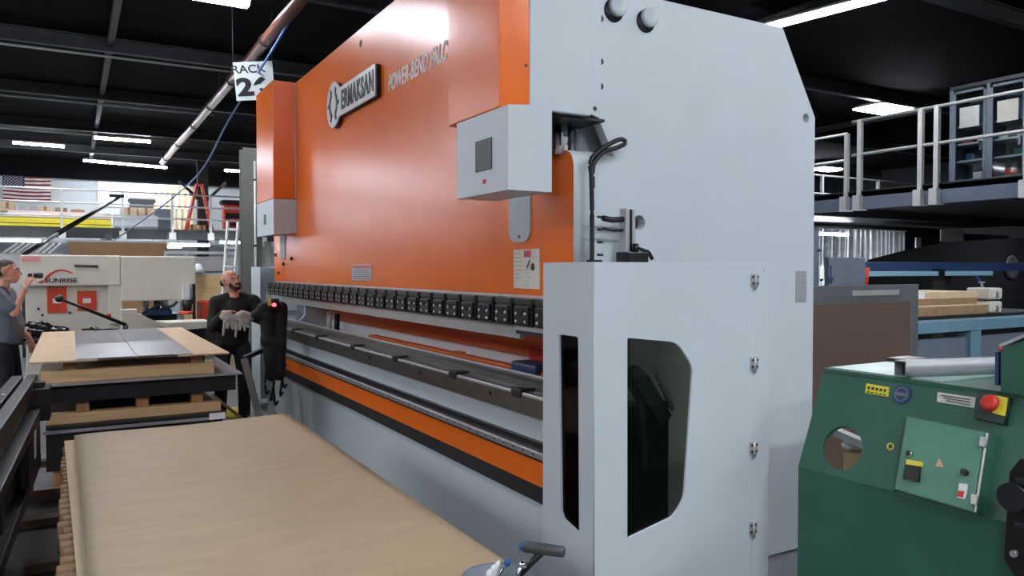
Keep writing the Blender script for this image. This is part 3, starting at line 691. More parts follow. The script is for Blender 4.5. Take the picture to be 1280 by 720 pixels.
bm_ = empty('work_lamp', (.55, 10.35, .98), 'slim black jointed arm reaching up across the red panels', 'lamp')
a_, c_ = ony(9.95, 74, 373), ony(10.3, 157, 406)
MB().cyl(a_, c_, .016, .022, n=10).build('arm', G['black'], bm_); MB().ball(a_, .045).build('lamp_head', G['black'], bm_)
MB().ball(a_.lerp(c_, .73)+Vector((0, -.01, .03)), .028).build('red_knob', G['lred'], bm_)
MB().cyl((c_.x, c_.y, 0), c_, .03, n=10).build('arm_post', G['dark'], bm_)
tb = empty('side_table', (1.3, 10.4, 0), 'cream worktable between the punching machine and the bald man', 'table')
b = MB(); b.merge(hull([(1.0, 10.15, 1.0), (1.5, 10.2, 1.0), (1.5, 10.7, 1.0), (.9, 10.7, 1.0), (1.05, 10.15, .90), (1.5, 10.2, .92), (1.5, 10.7, .92), (1.1, 10.7, .9)])); b.build('table_top', G['cream'], tb)
MB().box(1.1, 1.45, 10.3, 10.6, 0, .9).build('pedestal', G['blackm'], tb)
o = MB().box(.86, 1.2, 11.5, 11.9, 1.02, 1.1, .008).box(.88, 1.18, 11.52, 11.88, 1.1, 1.12).build('blue_tray', G['blue']); tag(o, 'blue tray under the head of the punching machine', 'tray')
MB().box(.8, 1.3, 11.85, 12.3, 0, 1.02).build('tray_stand', G['dark'], o)
ob = empty('parts_bin', (1.58, 11.1, 0), 'orange-red bin just left of the bald man', 'bin')
MB().box(1.5, 1.75, 11.0, 11.4, .95, 1.22, .01).build('bin_shell', G['redor'], ob); MB().box(1.53, 1.72, 11.03, 11.37, 1.2, 1.225).build('bin_rim', G['red'], ob); MB().box(1.5, 1.75, 11.0, 11.4, 0, .95).build('stand', G['dark'], ob)
for i, (x, z) in enumerate(((.88, 1.12), (1.02, 1.12), (1.12, 1.12))):
    o = MB().lathe([(0, 0), (.04, 0), (.04, .09), (.02, .12), (.02, .15), (0, .15)], (x, 11.65, z)).build('bottle', G['white' if i != 1 else 'navy'])
    tag(o, ['white bottle at the left end of the blue tray', 'navy bottle in the middle of the blue tray', 'white bottle at the right end of the blue tray'][i], 'bottle', 'bottles on the blue tray')
# boxes behind the man
cbx = MB().box(1.6, 2.1, 13, 13.6, .0, 1.56, .005).build('cardboard_box', G['pine']); tag(cbx, 'tall tan carton left of the bald man behind him', 'carton', 'tan cartons')
cbx = MB().box(2.12, 2.75, 13.1, 13.6, 0, 1.54, .005).build('cardboard_box', G['card']); tag(cbx, 'tan carton right of the bald man beside the grey column', 'carton', 'tan cartons')
o = MB().box(1.5, 2.8, 13.0, 13.7, 1.57, 1.6).build('shelf_board', G['galv']); tag(o, 'pale shelf board lying across the tan cartons', 'board')
o = MB().lathe([(0, 0), (.11, 0), (.10, .08), (.05, .14), (0, .15)], (1.72, 12.9, 1.60)).build('hard_hat', G['white']); tag(o, 'white hard hat on the shelf board above the tan cartons', 'hat')
wl = empty('leaning_ladder', (2.15, 12.8, 0), 'white leaning ladder beside the grey column', 'ladder')
for dx in (0, .16): MB().bar((1.95+dx, 12.6, 0), (2.18+dx, 12.9, 2.42), .03, .05).build('rail', G['white'], wl)
for k in range(8): MB().bar((1.96+.028*k, 12.61+.036*k, .3*k+.2), (2.14+.028*k, 12.61+.036*k, .3*k+.2), .03, .03).build('rung', G['white'], wl)
# column
cx_, cy_ = 2.40, 12.2
b = MB().box(cx_-.14, cx_+.14, cy_-.14, cy_-.125, 0, 3.5).box(cx_-.14, cx_+.14, cy_+.125, cy_+.14, 0, 3.5).box(cx_-.008, cx_+.008, cy_-.125, cy_+.125, 0, 3.5)
co = structure(b.build('column', G['colm']))
o = MB().cyl((cx_+.03, cy_-.17, 0), (cx_+.03, cy_-.17, 3.3), .02, n=10).build('column_conduit', G['galv']); tag(o, 'thin pale conduit fixed up the front of the grey column', 'pipe')
for z in (1, 2, 3): MB().box(cx_, cx_+.06, cy_-.19, cy_-.14, z, z+.03).build('pipe_clip', G['dark'], o)
o = MB().box(cx_+.06, cx_+.2, cy_-.24, cy_-.15, 2.15, 2.55, .01).build('cable_box', G['dark']); tag(o, 'dark cable box on the grey column beside the far press cover', 'box')
structure(MB().box(3.98, 4.34, 29.6, 29.9, 0, ZC).build('column', G['walld']))
b = MB()
for s in (-1, 1): b.bar((4.16+s*.16, 29.7, 4.2), (4.16+s*.8, 29.7, 4.85), .1, .1)
structure(b.build('column_brace', G['walld']))
# ------------------------------------------------------------------ back mezzanine
def mezzbox(nm, x0, x1, y0, y1, z0, z1, mt): return structure(MB().box(x0, x1, y0, y1, z0, z1).build(nm, G[mt]))
mezzbox('mezzanine_floor', -13.9, 9, 27, 31.6, 2.86, 2.94, 'greyd'); mezzbox('mezzanine_beam', -13.9, 9, 26.92, 27.0, 2.62, 2.95, 'gunm')
for x in (-9, -4, 0.9, 5.9): mezzbox('mezzanine_post', x-.1, x+.1, 27.02, 27.22, 0, 2.62, 'colm')
structure(MB().box(-13.9, 9, 31.3, 31.5, 0, 2.6).build('wall_under_mezzanine', G['wallw']))
def railing(nm, P, posts, z0, heights, r, label, cat='railing', mt='galv', foot=True, group=None):
    a, c = Vector(P[0]), Vector(P[1]); root = empty(nm, ((a.x+c.x)/2, (a.y+c.y)/2, z0), label, cat, group)
    for h in heights: MB().cyl((a.x, a.y, z0+h), (c.x, c.y, z0+h), r, n=8).build('rail', G[mt], root)
    for t in posts:
        p = a.lerp(c, t); MB().box(p.x-r*1.3, p.x+r*1.3, p.y-r*1.3, p.y+r*1.3, z0-.1, z0+max(heights)).build('post', G[mt], root)
        if foot: MB().box(p.x-.1, p.x+.1, p.y-.06, p.y+.06, z0-.32, z0-.08).build('post_foot', G['galv'], root)
    return root
railing('guard_railing', ((-13, 26.9), (9, 26.9)), (.05, .25, .504, .58, .655, .72, .773, .85), 2.94, (1.15, .75, .35), .028, 'pale guard railing along the back mezzanine')
# flag
A = ony(31.9, 3, 218); B_ = ony(31.9, 64, 251); w_, h_ = B_.x-A.x, A.z-B_.z
fb = MB(); nx, ny = 40, 26
V = [[fb.bm.verts.new((A.x+w_*i/nx, 31.9-.05-.025*math.sin(i*.5+.2*j), A.z-h_*j/ny-.03*math.sin(PI*i/nx))) for j in range(ny+1)] for i in range(nx+1)]
for i in range(nx):
    for j in range(ny):
        f = fb.bm.faces.new([V[i][j], V[i+1][j], V[i+1][j+1], V[i][j+1]]); f.smooth = True
        s = j*13//ny; f.material_index = 2 if (i < nx*.44 and s < 7) else (0 if s % 2 == 0 else 1)
fb.mi = 1
for r_ in range(9):
    n_ = 6 if r_ % 2 == 0 else 5
    for k in range(n_):
        x = A.x+w_*.44*((k+.5+(0 if n_ == 6 else .5))/6.0); z = A.z-h_*.52*(r_+.7)/9.4
        fb.prism([Vector((x+.028*(1 if q % 2 == 0 else .4)*math.sin(q*PI/5), 31.79, z+.028*(1 if q % 2 == 0 else .4)*math.cos(q*PI/5))) for q in range(10)], (0, .004, 0))
fo = fb.build('flag', [G['flagred'], G['flagw'], G['flagblue']]); tag(fo, 'striped flag with a starred blue corner hanging on the back wall', 'flag')
fp_ = MB().cyl((A.x-.2, 31.87, A.z+.03), (B_.x+.1, 31.87, A.z+.03), .02, n=8).cyl((A.x-.15, 31.87, A.z+.03), (A.x-.15, 31.99, A.z+.03), .015, n=8).cyl((B_.x+.05, 31.87, A.z+.03), (B_.x+.05, 31.99, A.z+.03), .015, n=8).build('flag_rod', G['galv'], fo)
# lit window with blinds
wn = MB().box(.85, 4.0, 31.93, 31.99, 3.98, 4.9); wf = structure(wn.build('window_1', G['white']))
b = MB()
for k in range(16): b.box(.9, 3.95, 31.86, 31.92, 4.01+.055*k, 4.055+.055*k)
structure(b.build('window_blind', G['blinds'], wf))
wf = structure(MB().box(-12.4, -4.5, 31.93, 31.99, 3.3, 4.9).build('reflection_window', G['white']))  # unseen glowing window added to put a pale reflection on the ram
b = MB()
for k in range(27): b.box(-12.3, -4.6, 31.86, 31.92, 3.33+.057*k, 3.375+.057*k)
structure(b.build('window_blind', mat('reflection_glow', (232, 240, 250), .5, emit=.6, var=.05), wf))
# goods on the back mezzanine
def crate(x0, x1, y0, y1, z0, z1, mt, label, nm='cardboard_box', cat='box', grp=None):
    o = MB().box(x0, x1, y0, y1, z0, z1, .01).build(nm, G[mt]); tag(o, label, cat, grp)
    MB().box((x0+x1)/2-.04, (x0+x1)/2+.04, y0-.004, y1, z0+.3*(z1-z0), z1+.004).build('packing_tape', G['cardd' if mt != 'greyd' else 'galv'], o); return o
gb = 'boxes on the back mezzanine'
crate(-1.95, -1.58, 29.3, 29.8, 3.52, 3.82, 'card', 'tan box at the left end of the row under the flag', grp=gb)
crate(-1.45, -.95, 29.3, 29.8, 3.52, 3.75, 'greyd', 'grey box beneath the flag, second in its row', grp=gb)
crate(-.9, -.55, 29.3, 29.8, 3.52, 3.72, 'card', 'tan box under the right end of the flag', grp=gb)
crate(-.45, -.1, 29.3, 29.8, 3.52, 3.7, 'cardd', 'brown box beside the railing posts right of the flag', grp=gb)
crate(.0, .4, 29.3, 29.8, 3.52, 3.66, 'cardd', 'low brown box under the lit window, left end', grp=gb)
st = 'long planks stacked on the back mezzanine'
for k, (z0, z1, mt, x0, l) in enumerate(((2.95, 3.10, 'yellow', -2.1, 'lower yellow bundle of planks'), (3.12, 3.29, 'yellow', -2.0, 'upper yellow bundle of planks'), (3.31, 3.5, 'pinkw', -1.7, 'pale pinkish bundle of boards'))):
    b = MB()
    for q in range(4): b.box(x0+.03*q, 1.15-.02*q, 28.4+.35*q, 28.72+.35*q, z0, z1, .006)
    o = b.build('plank_bundle', G[mt]); tag(o, l+' below the flag on the back mezzanine', 'planks', st)
o = MB().box(-1.7, 1.1, 27.9, 28.1, 2.95, 3.0).build('yellow_rail', G['yellow']); tag(o, 'thin yellow strip lying in front of the plank bundles', 'strip')
mb_ = MB().box(1.2, 2.45, 27.3, 28.3, 2.95, 3.0).box(1.2, 2.45, 27.3, 27.34, 3.0, 3.4).box(1.2, 2.45, 28.26, 28.3, 3.0, 3.4).box(1.2, 1.24, 27.34, 28.26, 3.0, 3.4).box(2.41, 2.45, 27.34, 28.26, 3.0, 3.4)
o = mb_.build('metal_tub', G['greyd']); tag(o, 'large grey metal tub on the back mezzanine edge', 'tub')
crate(1.4, 1.85, 27.5, 28.1, 3.0, 3.66, 'card', 'tan carton standing in the grey metal tub, left one', grp=gb)
crate(1.9, 2.35, 27.5, 28.1, 3.0, 3.66, 'card', 'tan carton standing in the grey metal tub, right one', grp=gb)
o = MB().box(1.75, 2.5, 29.2, 29.7, 2.95, 3.98).box(1.7, 2.55, 29.15, 29.75, 3.98, 4.07).build('cabinet', G['bgrey']); tag(o, 'grey cabinet beneath the lit window behind the metal tub', 'cabinet')
MB().box(1.72, 2.53, 29.14, 29.76, 4.07, 4.12).build('cabinet_top', G['white'], o)
for k in range(7):
    x = 2.62+.2*k; b = MB().bar((x, 30.2, 3.0), (x+.1, 30.9, 4.75), .11, .05); o = b.build('yellow_plank', G['pine'])
    tag(o, ['first', 'second', 'third', 'fourth', 'fifth', 'sixth', 'seventh'][k]+' upright pale yellow plank from the left before the lit window', 'plank', 'upright planks before the lit window')
o = MB().box(2.52, 3.0, 28.9, 29.3, 2.95, 3.75, .01).build('grey_locker', G['bgrey']); tag(o, 'blue-grey locker left of the yellow planks on the mezzanine', 'locker')
crate(3.55, 3.85, 29.0, 29.4, 2.95, 3.25, 'card', 'tan carton between the red ladder legs, left one', grp=gb)
crate(3.9, 4.15, 29.0, 29.4, 2.95, 3.23, 'pine', 'tan carton between the red ladder legs, right one', grp=gb)
ld = empty('step_ladder', (3.85, 28.5, 2.95), 'red step ladder standing open on the back mezzanine', 'ladder')
for s in (-1, 1):
    for dy in (-.18, .18): MB().bar((3.88+s*.08, 28.5+dy*.5, 4.58), (3.86+s*.44, 28.5+dy, 2.94), .06, .07).build('rail', G['red'], ld)
    b = MB()
    for k in range(6):
        t = (k+.7)/6.6; x = 3.88+s*(.08+.36*t); z = 4.58-1.64*t; b = MB().box(x-.03, x+.03, 28.5-.09-.09*t, 28.5+.09+.09*t, z-.02, z+.02); b.build('step', G['galv'], ld)
MB().box(3.75, 4.02, 28.38, 28.62, 4.56, 4.63, .01).build('ladder_cap', G['red'], ld)
tc = empty('tool_cabinet', (5.0, 28.5, 2.95), 'red and black tool cabinet beside the red ladder', 'tool cabinet')
MB().box(4.68, 5.42, 28.4, 28.9, 3.1, 3.95, .02).build('cabinet_body', G['red'], tc); MB().box(4.6, 5.5, 28.35, 28.95, 3.95, 4.12, .05).build('lid', G['blackm'], tc)
MB().box(4.72, 5.38, 28.37, 28.41, 3.45, 3.65, .01).build('drawer', G['blackm'], tc); MB().box(4.72, 5.38, 28.37, 28.41, 3.2, 3.3, .01).build('drawer', G['blackm'], tc)
for x in (4.78, 5.32): MB().cyl((x-.04, 28.6, 3.03), (x+.04, 28.6, 3.03), .08, n=14).build('wheel', G['rubber'], tc)
# under the back mezzanine
o = MB().box(-.05, 2.0, 20, 20.05, .0, 2.28).build('plywood_panel', mat('plywood', (186, 148, 104), .7, var=.08)); tag(o, 'brown plywood panel standing above the cream machine', 'panel')
MB().box(-.1, 2.05, 19.98, 20.07, 2.28, 2.33).build('panel_trim', G['white'], o)
gu = 'lamps under the back mezzanine'
lamp((-1.9, 25), (-.75, 25), .25, 'lamp under the mezzanine below the flag, left of the plywood panel', gu, 'lamp2', 2.45)
lamp((2.25, 24.5), (3.6, 24.5), .25, 'lamp under the mezzanine below the red ladder', gu, 'lamp2', 2.38)
lamp((4.0, 25), (5.1, 25), .25, 'lamp under the mezzanine beside the grey column', gu, 'lamp2', 2.5)
lamp((1.9, 23.5), (2.7, 23.5), .25, 'short lamp at the right end of the plywood panel', gu, 'lamp2', 2.3)
o = MB().box(-2.2, -.2, 22, 22.6, 0, 2.05).build('white_crate', G['white']); tag(o, 'white pallet load behind the man in the grey polo', 'load')
b = MB()
for k in range(8): b.bar((-1.4+.13*k, 21.9, 2.05), (-1.15+.13*k, 22.3, 2.3), .05, .03)
o = b.build('white_profiles', G['white'], o)
o = MB().box(2.6, 4.0, 22, 23, 0, 1.6).build('dark_machine', G['walld']); tag(o, 'dark machine standing below the red ladder', 'machine')
MB().box(2.7, 3.9, 21.9, 23, 1.6, 2.0, .02).build('machine_top', G['white'], o)
sf = empty('storage_shelf', (2.2, 18, 0), 'white metal storage shelf behind the bald man', 'shelf')
for x in (1.75, 2.15, 3.2): MB().box(x-.03, x+.03, 17.9, 17.96, 0, 2.05).build('post', G['white'], sf)
for z in (1.0, 1.55, 2.02): MB().box(1.72, 3.23, 17.88, 17.98, z-.03, z+.03).build('shelf_beam', G['white'], sf)
# dark poles and hose overhead
a_, c_ = ony(22, 150, 246), ony(17, 30, 318); d_ = onz(0, 30, 500)
bo = empty('jib_arm', (c_.x, c_.y, 0), 'dark slanted jib arm rising before the back mezzanine on the left', 'jib arm')
MB().cyl(c_, ony(20, 72, 292), .04, n=10).build('lower_tube', G['dark'], bo); MB().cyl(ony(20, 72, 292), a_, .06, .04, n=10).build('upper_tube', G['black'], bo)
MB().cyl((c_.x, c_.y, 0), c_, .05, n=10).build('post', G['dark'], bo); MB().box(a_.x-.25, a_.x+.1, a_.y-.05, a_.y+.05, a_.z-.02, a_.z+.06).build('end_bracket', G['black'], bo)
q = [ond(10.2, 372, 6), ond(10.6, 345, 55)]
qe = ond(17, 250, 215); q += [q[1].lerp(qe, .5)+Vector((0, 0, .06)), qe] + [ond(18.6, 200, 260), ond(20.5, 136, 305)]
o = MB().tube(smooth_curve(q, 6), .018, 8).build('air_hose', G['rope']); tag(o, 'blue air hose hanging diagonally past the sign', 'hose')
q[0] = Vector(q[0]); MB().cyl(q[0], (q[0].x, q[0].y, ZC), .01, n=6).build('hose_hanger', G['beam'], o)
e_ = q[-1]; ho = empty('hose_stand', (e_.x, e_.y, 0), 'thin stand with a ring where the blue hose ends', 'stand')
MB().tube([e_+Vector((.09*math.cos(k*PI/8), 0, -.05+.09*math.sin(k*PI/8))) for k in range(16)], .02, closed=True).build('ring', G['galv'], ho)
MB().box(e_.x-.08, e_.x+.08, e_.y+.03, e_.y+.12, 0, e_.z+.3).build('post', G['colm'], ho)
# hanging sign
sg = empty('hanging_sign', ony(12, 317, 77), 'white RACK 26 sign hanging from the ceiling beside the far orange cover', 'sign')
cs = [ony(12, *p) for p in ((291, 78), (340, 76), (344, 124), (296, 126))]
MB().prism(cs, (0, .015, 0)).build('sign_board', G['greyd'], sg)
ex = (cs[1]-cs[0]); ew = ex.length; ex.normalize(); ey = (cs[0]-cs[3]); eh = ey.length; ey.normalize(); ey = (ey-ex*ey.dot(ex)).normalized()
b = MB(); b.mesh(fit_text('RACK', ew*.86, eh*.22, .003, .015), basis(ex, ey, cs[3]+ey*eh*.7+ex*ew*.02-Vector((0, .003, 0)))); b.build('sign_lettering', G['black'], sg)
b = MB(); b.mesh(fit_text('26', ew*.82, eh*.50, .003, .045), basis(ex, ey, cs[3]+ey*eh*.1+ex*ew*.06-Vector((0, .003, 0)))); b.build('sign_number', G['black'], sg)
b = MB()
for p in cs[:2]: b.cyl(p, (p.x, p.y, ZC), .006, n=6)
b.build('sign_wire', G['beam'], sg)
# ------------------------------------------------------------------ right side: green machine
gm = empty('green_ironworker', (3.4, 1.8, 0), 'worn green machine with a red stop button at the right edge', 'machine')
P0 = Vector((3.1, 2.39, 1.18)); BX, BZ = 2.92, .735
slope = Vector((BX-3.1, 0, BZ-1.18)).normalized(); nrm = Vector((0, 1, 0)).cross(slope).normalized()
if nrm.x > 0: nrm = -nrm
EX = Vector((0, -1, 0)); EY = -slope                       # face axes: right (towards the camera), up
def gp(px, py, off=0): 
    q = onplane(P0+nrm*off, nrm, px, py)-P0; return (q.dot(EX), q.dot(EY))
def gface(off): return basis(EX, EY, P0+nrm*off)
ylen = 1.55; LS = math.hypot(3.1-BX, 1.18-BZ)
hc = gp(1052, 560)
up_ = [(0, -LS), (ylen, -LS), (ylen, 0), (0, 0)]
b = MB(); b.mesh(plate_mesh(up_, [circ(hc[0], hc[1], .1, 36)], .02, .002), gface(-.01))
b.box(BX, BX+.02, 2.39-ylen, 2.39, .0, BZ)
x2 = 3.75
for y in (2.39-ylen+.01,):
    b.prism([Vector(p) for p in ((BX, y, 0), (BX, y, BZ), (3.1, y, 1.18), (x2, y, 1.18), (x2, y, 0))], (0, .01, 0))
b.box(x2-.04, x2, 2.35, 2.39, 0, 1.18); b.box(3.09, x2, 2.39-ylen, 2.39, 1.165, 1.182)
b.build('machine_body', G['green'], gm)
MB().box(3.11, x2-.01, 1.84, 2.37, 1.182, 1.188).build('worn_top_plate', mat('worn_green_top', (150, 176, 168), .4, .2, var=.15), gm)
MB().box(3.1, 3.6, 1.7, 2.36, .50, .52).build('inner_shelf', G['blackm'], gm)
ha, hb_, hcc = onx(3.2, 1027, 556), onx(3.2, 1077, 573), onx(3.2, 1077, 600)
o = MB().box(3.2, 3.5, hb_.y-.12, 2.36, .66, (ha.z+hb_.z)/2, .006).build('wooden_block', G['pine']); tag(o, 'pale wooden block inside the round opening of the green machine', 'block')
MB().box(3.22, 3.48, hb_.y-.1, 2.34, .52, .66).build('block_support', G['wood'], o)
zt = (ha.z+hb_.z)/2
o = MB().bar(onx(3.24, 1046, 540), onx(3.24, 1082, 556), .05, .035).build('metal_offcut', G['galv']); tag(o, 'bright metal bar lying across the block inside the round opening', 'offcut')
o = MB().ball((3.27, onx(3.27, 1066, 555).y, zt+.022), (.05, .055, .022)).build('cloth_scrap', G['white']); tag(o, 'small white cloth scrap on the block inside the round opening', 'cloth')
def gpoly(pix, off, th, mt, nm, parent=gm, rad=0, holes=()):
    b = MB(); pts = [Vector(gp(*p, off)) for p in pix]
    b.mesh(plate_mesh(rpoly(pts, rad) if rad else pts, holes, th), gface(off-th/2)); return b.build(nm, G[mt] if isinstance(mt, str) else mt, parent)
gpoly(((1095, 512), (1134, 520), (1118, 614), (1083, 606)), .012, .012, 'green', 'flush_cover')
eb = MB(); c = [Vector((*gp(*p, .06), 0)) for p in ((1133, 519), (1236, 540), (1221, 642), (1118, 612))]
eb.prism(c, (0, 0, -.06)); eb.bm.transform(gface(.06)); eb = eb.build('electrical_cabinet', G['green'], gm)
MB_ = MB(); c2 = [Vector((*gp(*p, .062), 0)) for p in ((1135, 521), (1232, 541), (1217, 639), (1120, 611))]
MB_.prism(c2, (0, 0, .006)); MB_.bm.transform(gface(.062)); dr = MB_.build('cabinet_door', mat('green_door_paint', (82, 134, 112), .42, var=.08), eb)
sw = gpoly(((1132, 576), (1149, 579), (1147, 602), (1128, 598)), .085, .018, 'black', 'main_switch', eb)
gpoly(((1133, 574), (1151, 577), (1150, 583), (1132, 580)), .088, .02, 'yellow', 'switch_plate', sw)
for px, py, mt, r in ((1138, 568, 'chrome', .011), (1207, 591, 'black', .012)):
    a, c = gp(px, py, .07); p = P0+EX*a+EY*c+nrm*.068; MB().cyl(p, p+nrm*.02, r, n=14).build('lock_button', G[mt], eb)
gpoly(((1199, 604), (1209, 605), (1206, 624), (1196, 622)), .076, .008, 'white', 'button_plate', eb)
gpoly(((1198, 613), (1205, 614), (1203, 622), (1196, 620)), .08, .006, 'red', 'stop_switch', eb)
gpoly(((1232.5, 541), (1235, 541.5), (1220, 640), (1217.5, 639.5)), .07, .004, 'label', 'worn_edge', eb)
for p in ((1229, 552), (1218, 624)):
    gpoly(((p[0]-4, p[1]-7), (p[0]+4, p[1]-5), (p[0]+2, p[1]+7), (p[0]-5, p[1]+5)), .078, .012, 'galv', 'cabinet_hinge', eb)
wt = gpoly(((1174, 573), (1180, 584), (1169, 583)), .07, .003, 'pine', 'warning_triangle', eb)
a, c = gp(1113, 558, .014); b = MB(); b.mesh(plate_mesh(circ(a, c, .016, 20), [circ(a, c, .011, 20)], .004), gface(.014)); b.build('yellow_ring', G['yellow'], gm)
yl = gpoly(((1083, 479), (1111, 484), (1110, 496), (1081, 491)), .004, .004, 'yellow', 'warning_sticker')
b = MB(); rr = random.Random(5)
for k in range(5):
    p = gp(1085+5*k, 483+.9*k, .007); b.mesh(plate_mesh([(p[0], p[1]), (p[0]+rr.uniform(.006, .014), p[1]), (p[0]+.008, p[1]-.012), (p[0]+.002, p[1]-.012)], [], .002), gface(.007))
    p = gp(1084+5*k, 489+.9*k, .007); b.mesh(plate_mesh([(p[0], p[1]), (p[0]+.012, p[1]), (p[0]+.012, p[1]-.004), (p[0], p[1]-.004)], [], .002), gface(.007))
b.build('sticker_print', G['black'], yl)
a, c = gp(1127, 493, .004)
b = MB(); b.mesh(plate_mesh(circ(a, c, .042, 28, .042), [], .004), gface(.004)); rd = b.build('round_badge', G['navy'], gm)
b = MB(); b.mesh(plate_mesh(circ(a, c, .031, 28), [circ(a, c, .026, 28)], .003), gface(.007)); b.mesh(plate_mesh([(a-.024, c-.007), (a+.024, c-.007), (a+.024, c+.007), (a-.024, c+.007)], [], .003), gface(.007)); b.build('badge_band', G['bgrey'], rd)
ml = gpoly(((1172, 490), (1220, 497), (1218, 510), (1171, 502)), .004, .004, 'label', 'maker_label', rad=.004)
b = MB()
for k in range(3):
    p0_, p1_ = gp(1176+3*k, 493.5+3.4*k, .007), gp(1213, 499+3.4*k, .007); b.mesh(plate_mesh([p0_, p1_, (p1_[0], p1_[1]-.003), (p0_[0], p0_[1]-.003)], [], .002), gface(.007))
b.build('label_print', G['dark'], ml)
es = gpoly(((1223, 488), (1262, 496), (1254, 530), (1217, 522)), .03, .03, mat('dark_green_box', (36, 58, 48), .5), 'stop_box')
gpoly(((1243, 494), (1259, 497), (1256, 520), (1240, 516)), .036, .006, 'yellow', 'stop_plate', es)
a, c = gp(1241, 506, .04); p = P0+EX*a+EY*c+nrm*.03
MB().cyl(p, p+nrm*.03, .012, n=14).build('button_stem', G['black'], es); MB().lathe([(0, 0), (.03, 0), (.034, .008), (.03, .02), (.02, .026), (0, .028)], (0, 0, 0), 24, Matrix.Translation(p+nrm*.025) @ nrm.to_track_quat('Z', 'Y').to_matrix().to_4x4()).build('stop_button', G['red'], es)
# upper green head and dark casting at the frame edge
b = MB(); q = [onx(3.06, *p_) for p_ in ((1251, 437), (1300, 418), (1300, 500), (1251, 489))]; b.prism(q, (.3, 0, 0)); b.build('upper_head', G['green'], gm)
q0, q1 = onx(3.05, 1249, 434), onx(3.05, 1300, 413); b = MB(); b.bar(q0+Vector((.1, 0, .005)), q1+Vector((.1, 0, .005)), .2, .012); b.build('head_edge', G['steel'], gm)
q0 = onx(3.06, 1248, 440); q1 = onx(3.06, 1248, 482); MB().box(3.06, 3.2, q0.y, q0.y+.012, q1.z, q0.z).build('blue_strip', G['navy'], gm)
MB().ball(onx(3.05, 1250, 436), .008).build('red_tip', G['red'], gm)
mo = [onx(2.86, *p_) for p_ in ((1262, 590), (1275, 574), (1330, 570), (1330, 720), (1268, 720), (1255, 700), (1258, 650))]
dc = MB().prism(mo, (.05, 0, 0)).build('drive_housing', G['black'], gm)
q = onx(2.86, 1264, 618); MB().cyl((2.82, q.y-.02, q.z), (2.87, q.y-.02, q.z), .05, n=18).build('drive_boss', G['gunm'], dc)
for (px, py) in ((1272, 600), (1270, 655)): q = onx(2.85, px, py); MB().box(2.83, 2.86, q.y-.2, q.y, q.z-.012, q.z+.012, .004).build('drive_rib', G['gunm'], dc)
q = onx(2.85, 1268, 692); MB().cyl((2.84, q.y, q.z), (2.861, q.y, q.z), .012, n=12).build('bolt', G['steel'], dc)
b = MB(); c = [Vector((*gp(*p, .012), 0)) for p in ((1276, 505), (1262, 560), (1252, 640), (1240, 720))]
# square tube on top
a_, c_ = onz(1.215, 1125, 463), onz(1.215, 1262, 458)
tb_ = MB(); ax = (c_-a_).normalized(); L = (c_-a_).length; wv = Vector((ax.y, -ax.x, 0)) 
Mx = basis(ax, Vector((0, 0, 1)), a_)
s = .034
def sq(k): return [Vector(p) for p in ((-k, -k), (k, -k), (k, k), (-k, k))]
me = plate_mesh(sq(s), [sq(s-.004)], L)
o = tb_.mesh(me, Matrix.Translation(a_+ax*L/2+Vector((0, 0, .008))) @ basis(Vector((ax.y, -ax.x, 0)), (0, 0, 1), (0, 0, 0))).build('square_tube', mat('mill_steel', (150, 154, 156), .5, .4, var=.08)); tag(o, 'bright square metal tube lying across the top of the green machine', 'tube')
q = onz(1.19, 1140, 452); o = MB().box(q.x-.06, q.x+.12, q.y-.02, q.y+.1, 1.188, 1.205, .006).build('dark_shim', mat('plum_plastic', (72, 44, 52), .3)); tag(o, 'dark plum pad lying behind the square tube', 'pad')
# boards behind the green machine
o = MB().box(4.3, 5.52, 3.5, 3.53, 0, 1.41, .002).build('brown_board', G['brownb']); tag(o, 'brown board standing between the press and the blue table', 'board')
ms = mat('dull_sheet', (128, 134, 138), .35, .6, var=.12)
o = MB().box(4.3, 5.78, 3.60, 3.62, 0, 1.535, .002).build('steel_sheet', ms); tag(o, 'grey steel sheet leaning behind the brown board', 'sheet')
q = ony(3.6, 1095, 366); MB().box(q.x-.28, q.x+.28, 3.595, 3.602, q.z-.02, q.z+.02).build('tape_strip', G['galv'], o)
o2 = MB().box(4.4, 4.75, 3.72, 3.76, 0, 1.93, .003).build('blue_grey_panel', G['bgrey']); tag(o2, 'taller blue-grey panel right behind the press frame', 'panel', 'blue-grey panels behind the brown board')
o3 = MB().box(4.78, 5.2, 3.66, 3.70, 0, 1.74, .003).build('blue_grey_panel', G['bgrey']); tag(o3, 'shorter blue-grey panel with a dark arrow, above the brown board', 'panel', 'blue-grey panels behind the brown board')
q = ony(3.655, 1039, 342); MB().box(q.x-.008, q.x+.008, 3.656, 3.661, q.z-.06, q.z+.06).bar((q.x-.03, 3.658, q.z-.03), (q.x, 3.658, q.z-.07), .004, .014).bar((q.x+.03, 3.658, q.z-.03), (q.x, 3.658, q.z-.07), .004, .014).build('arrow_mark', G['navy'], o3)
b = MB()
for (px, py) in ((1024, 313), (1027, 350), (1029, 366)): q = ony(3.715, px, py); b.cyl((q.x, 3.71, q.z), (q.x, 3.721, q.z), .01, n=8)
b.build('bolt_hole', G['black'], o2)
q = ony(3.9, 1079, 350); o = MB().lathe([(0, 0), (.07, 0), (.09, .2), (0, .2)], (q.x, 3.95, q.z-.1)).build('red_bucket', G['red']); tag(o, 'small red bucket peeking above the grey steel sheet', 'bucket')
MB().box(q.x-.15, q.x+.15, 3.85, 4.1, 0, q.z-.1).build('bucket_stand', G['gunm'], o)
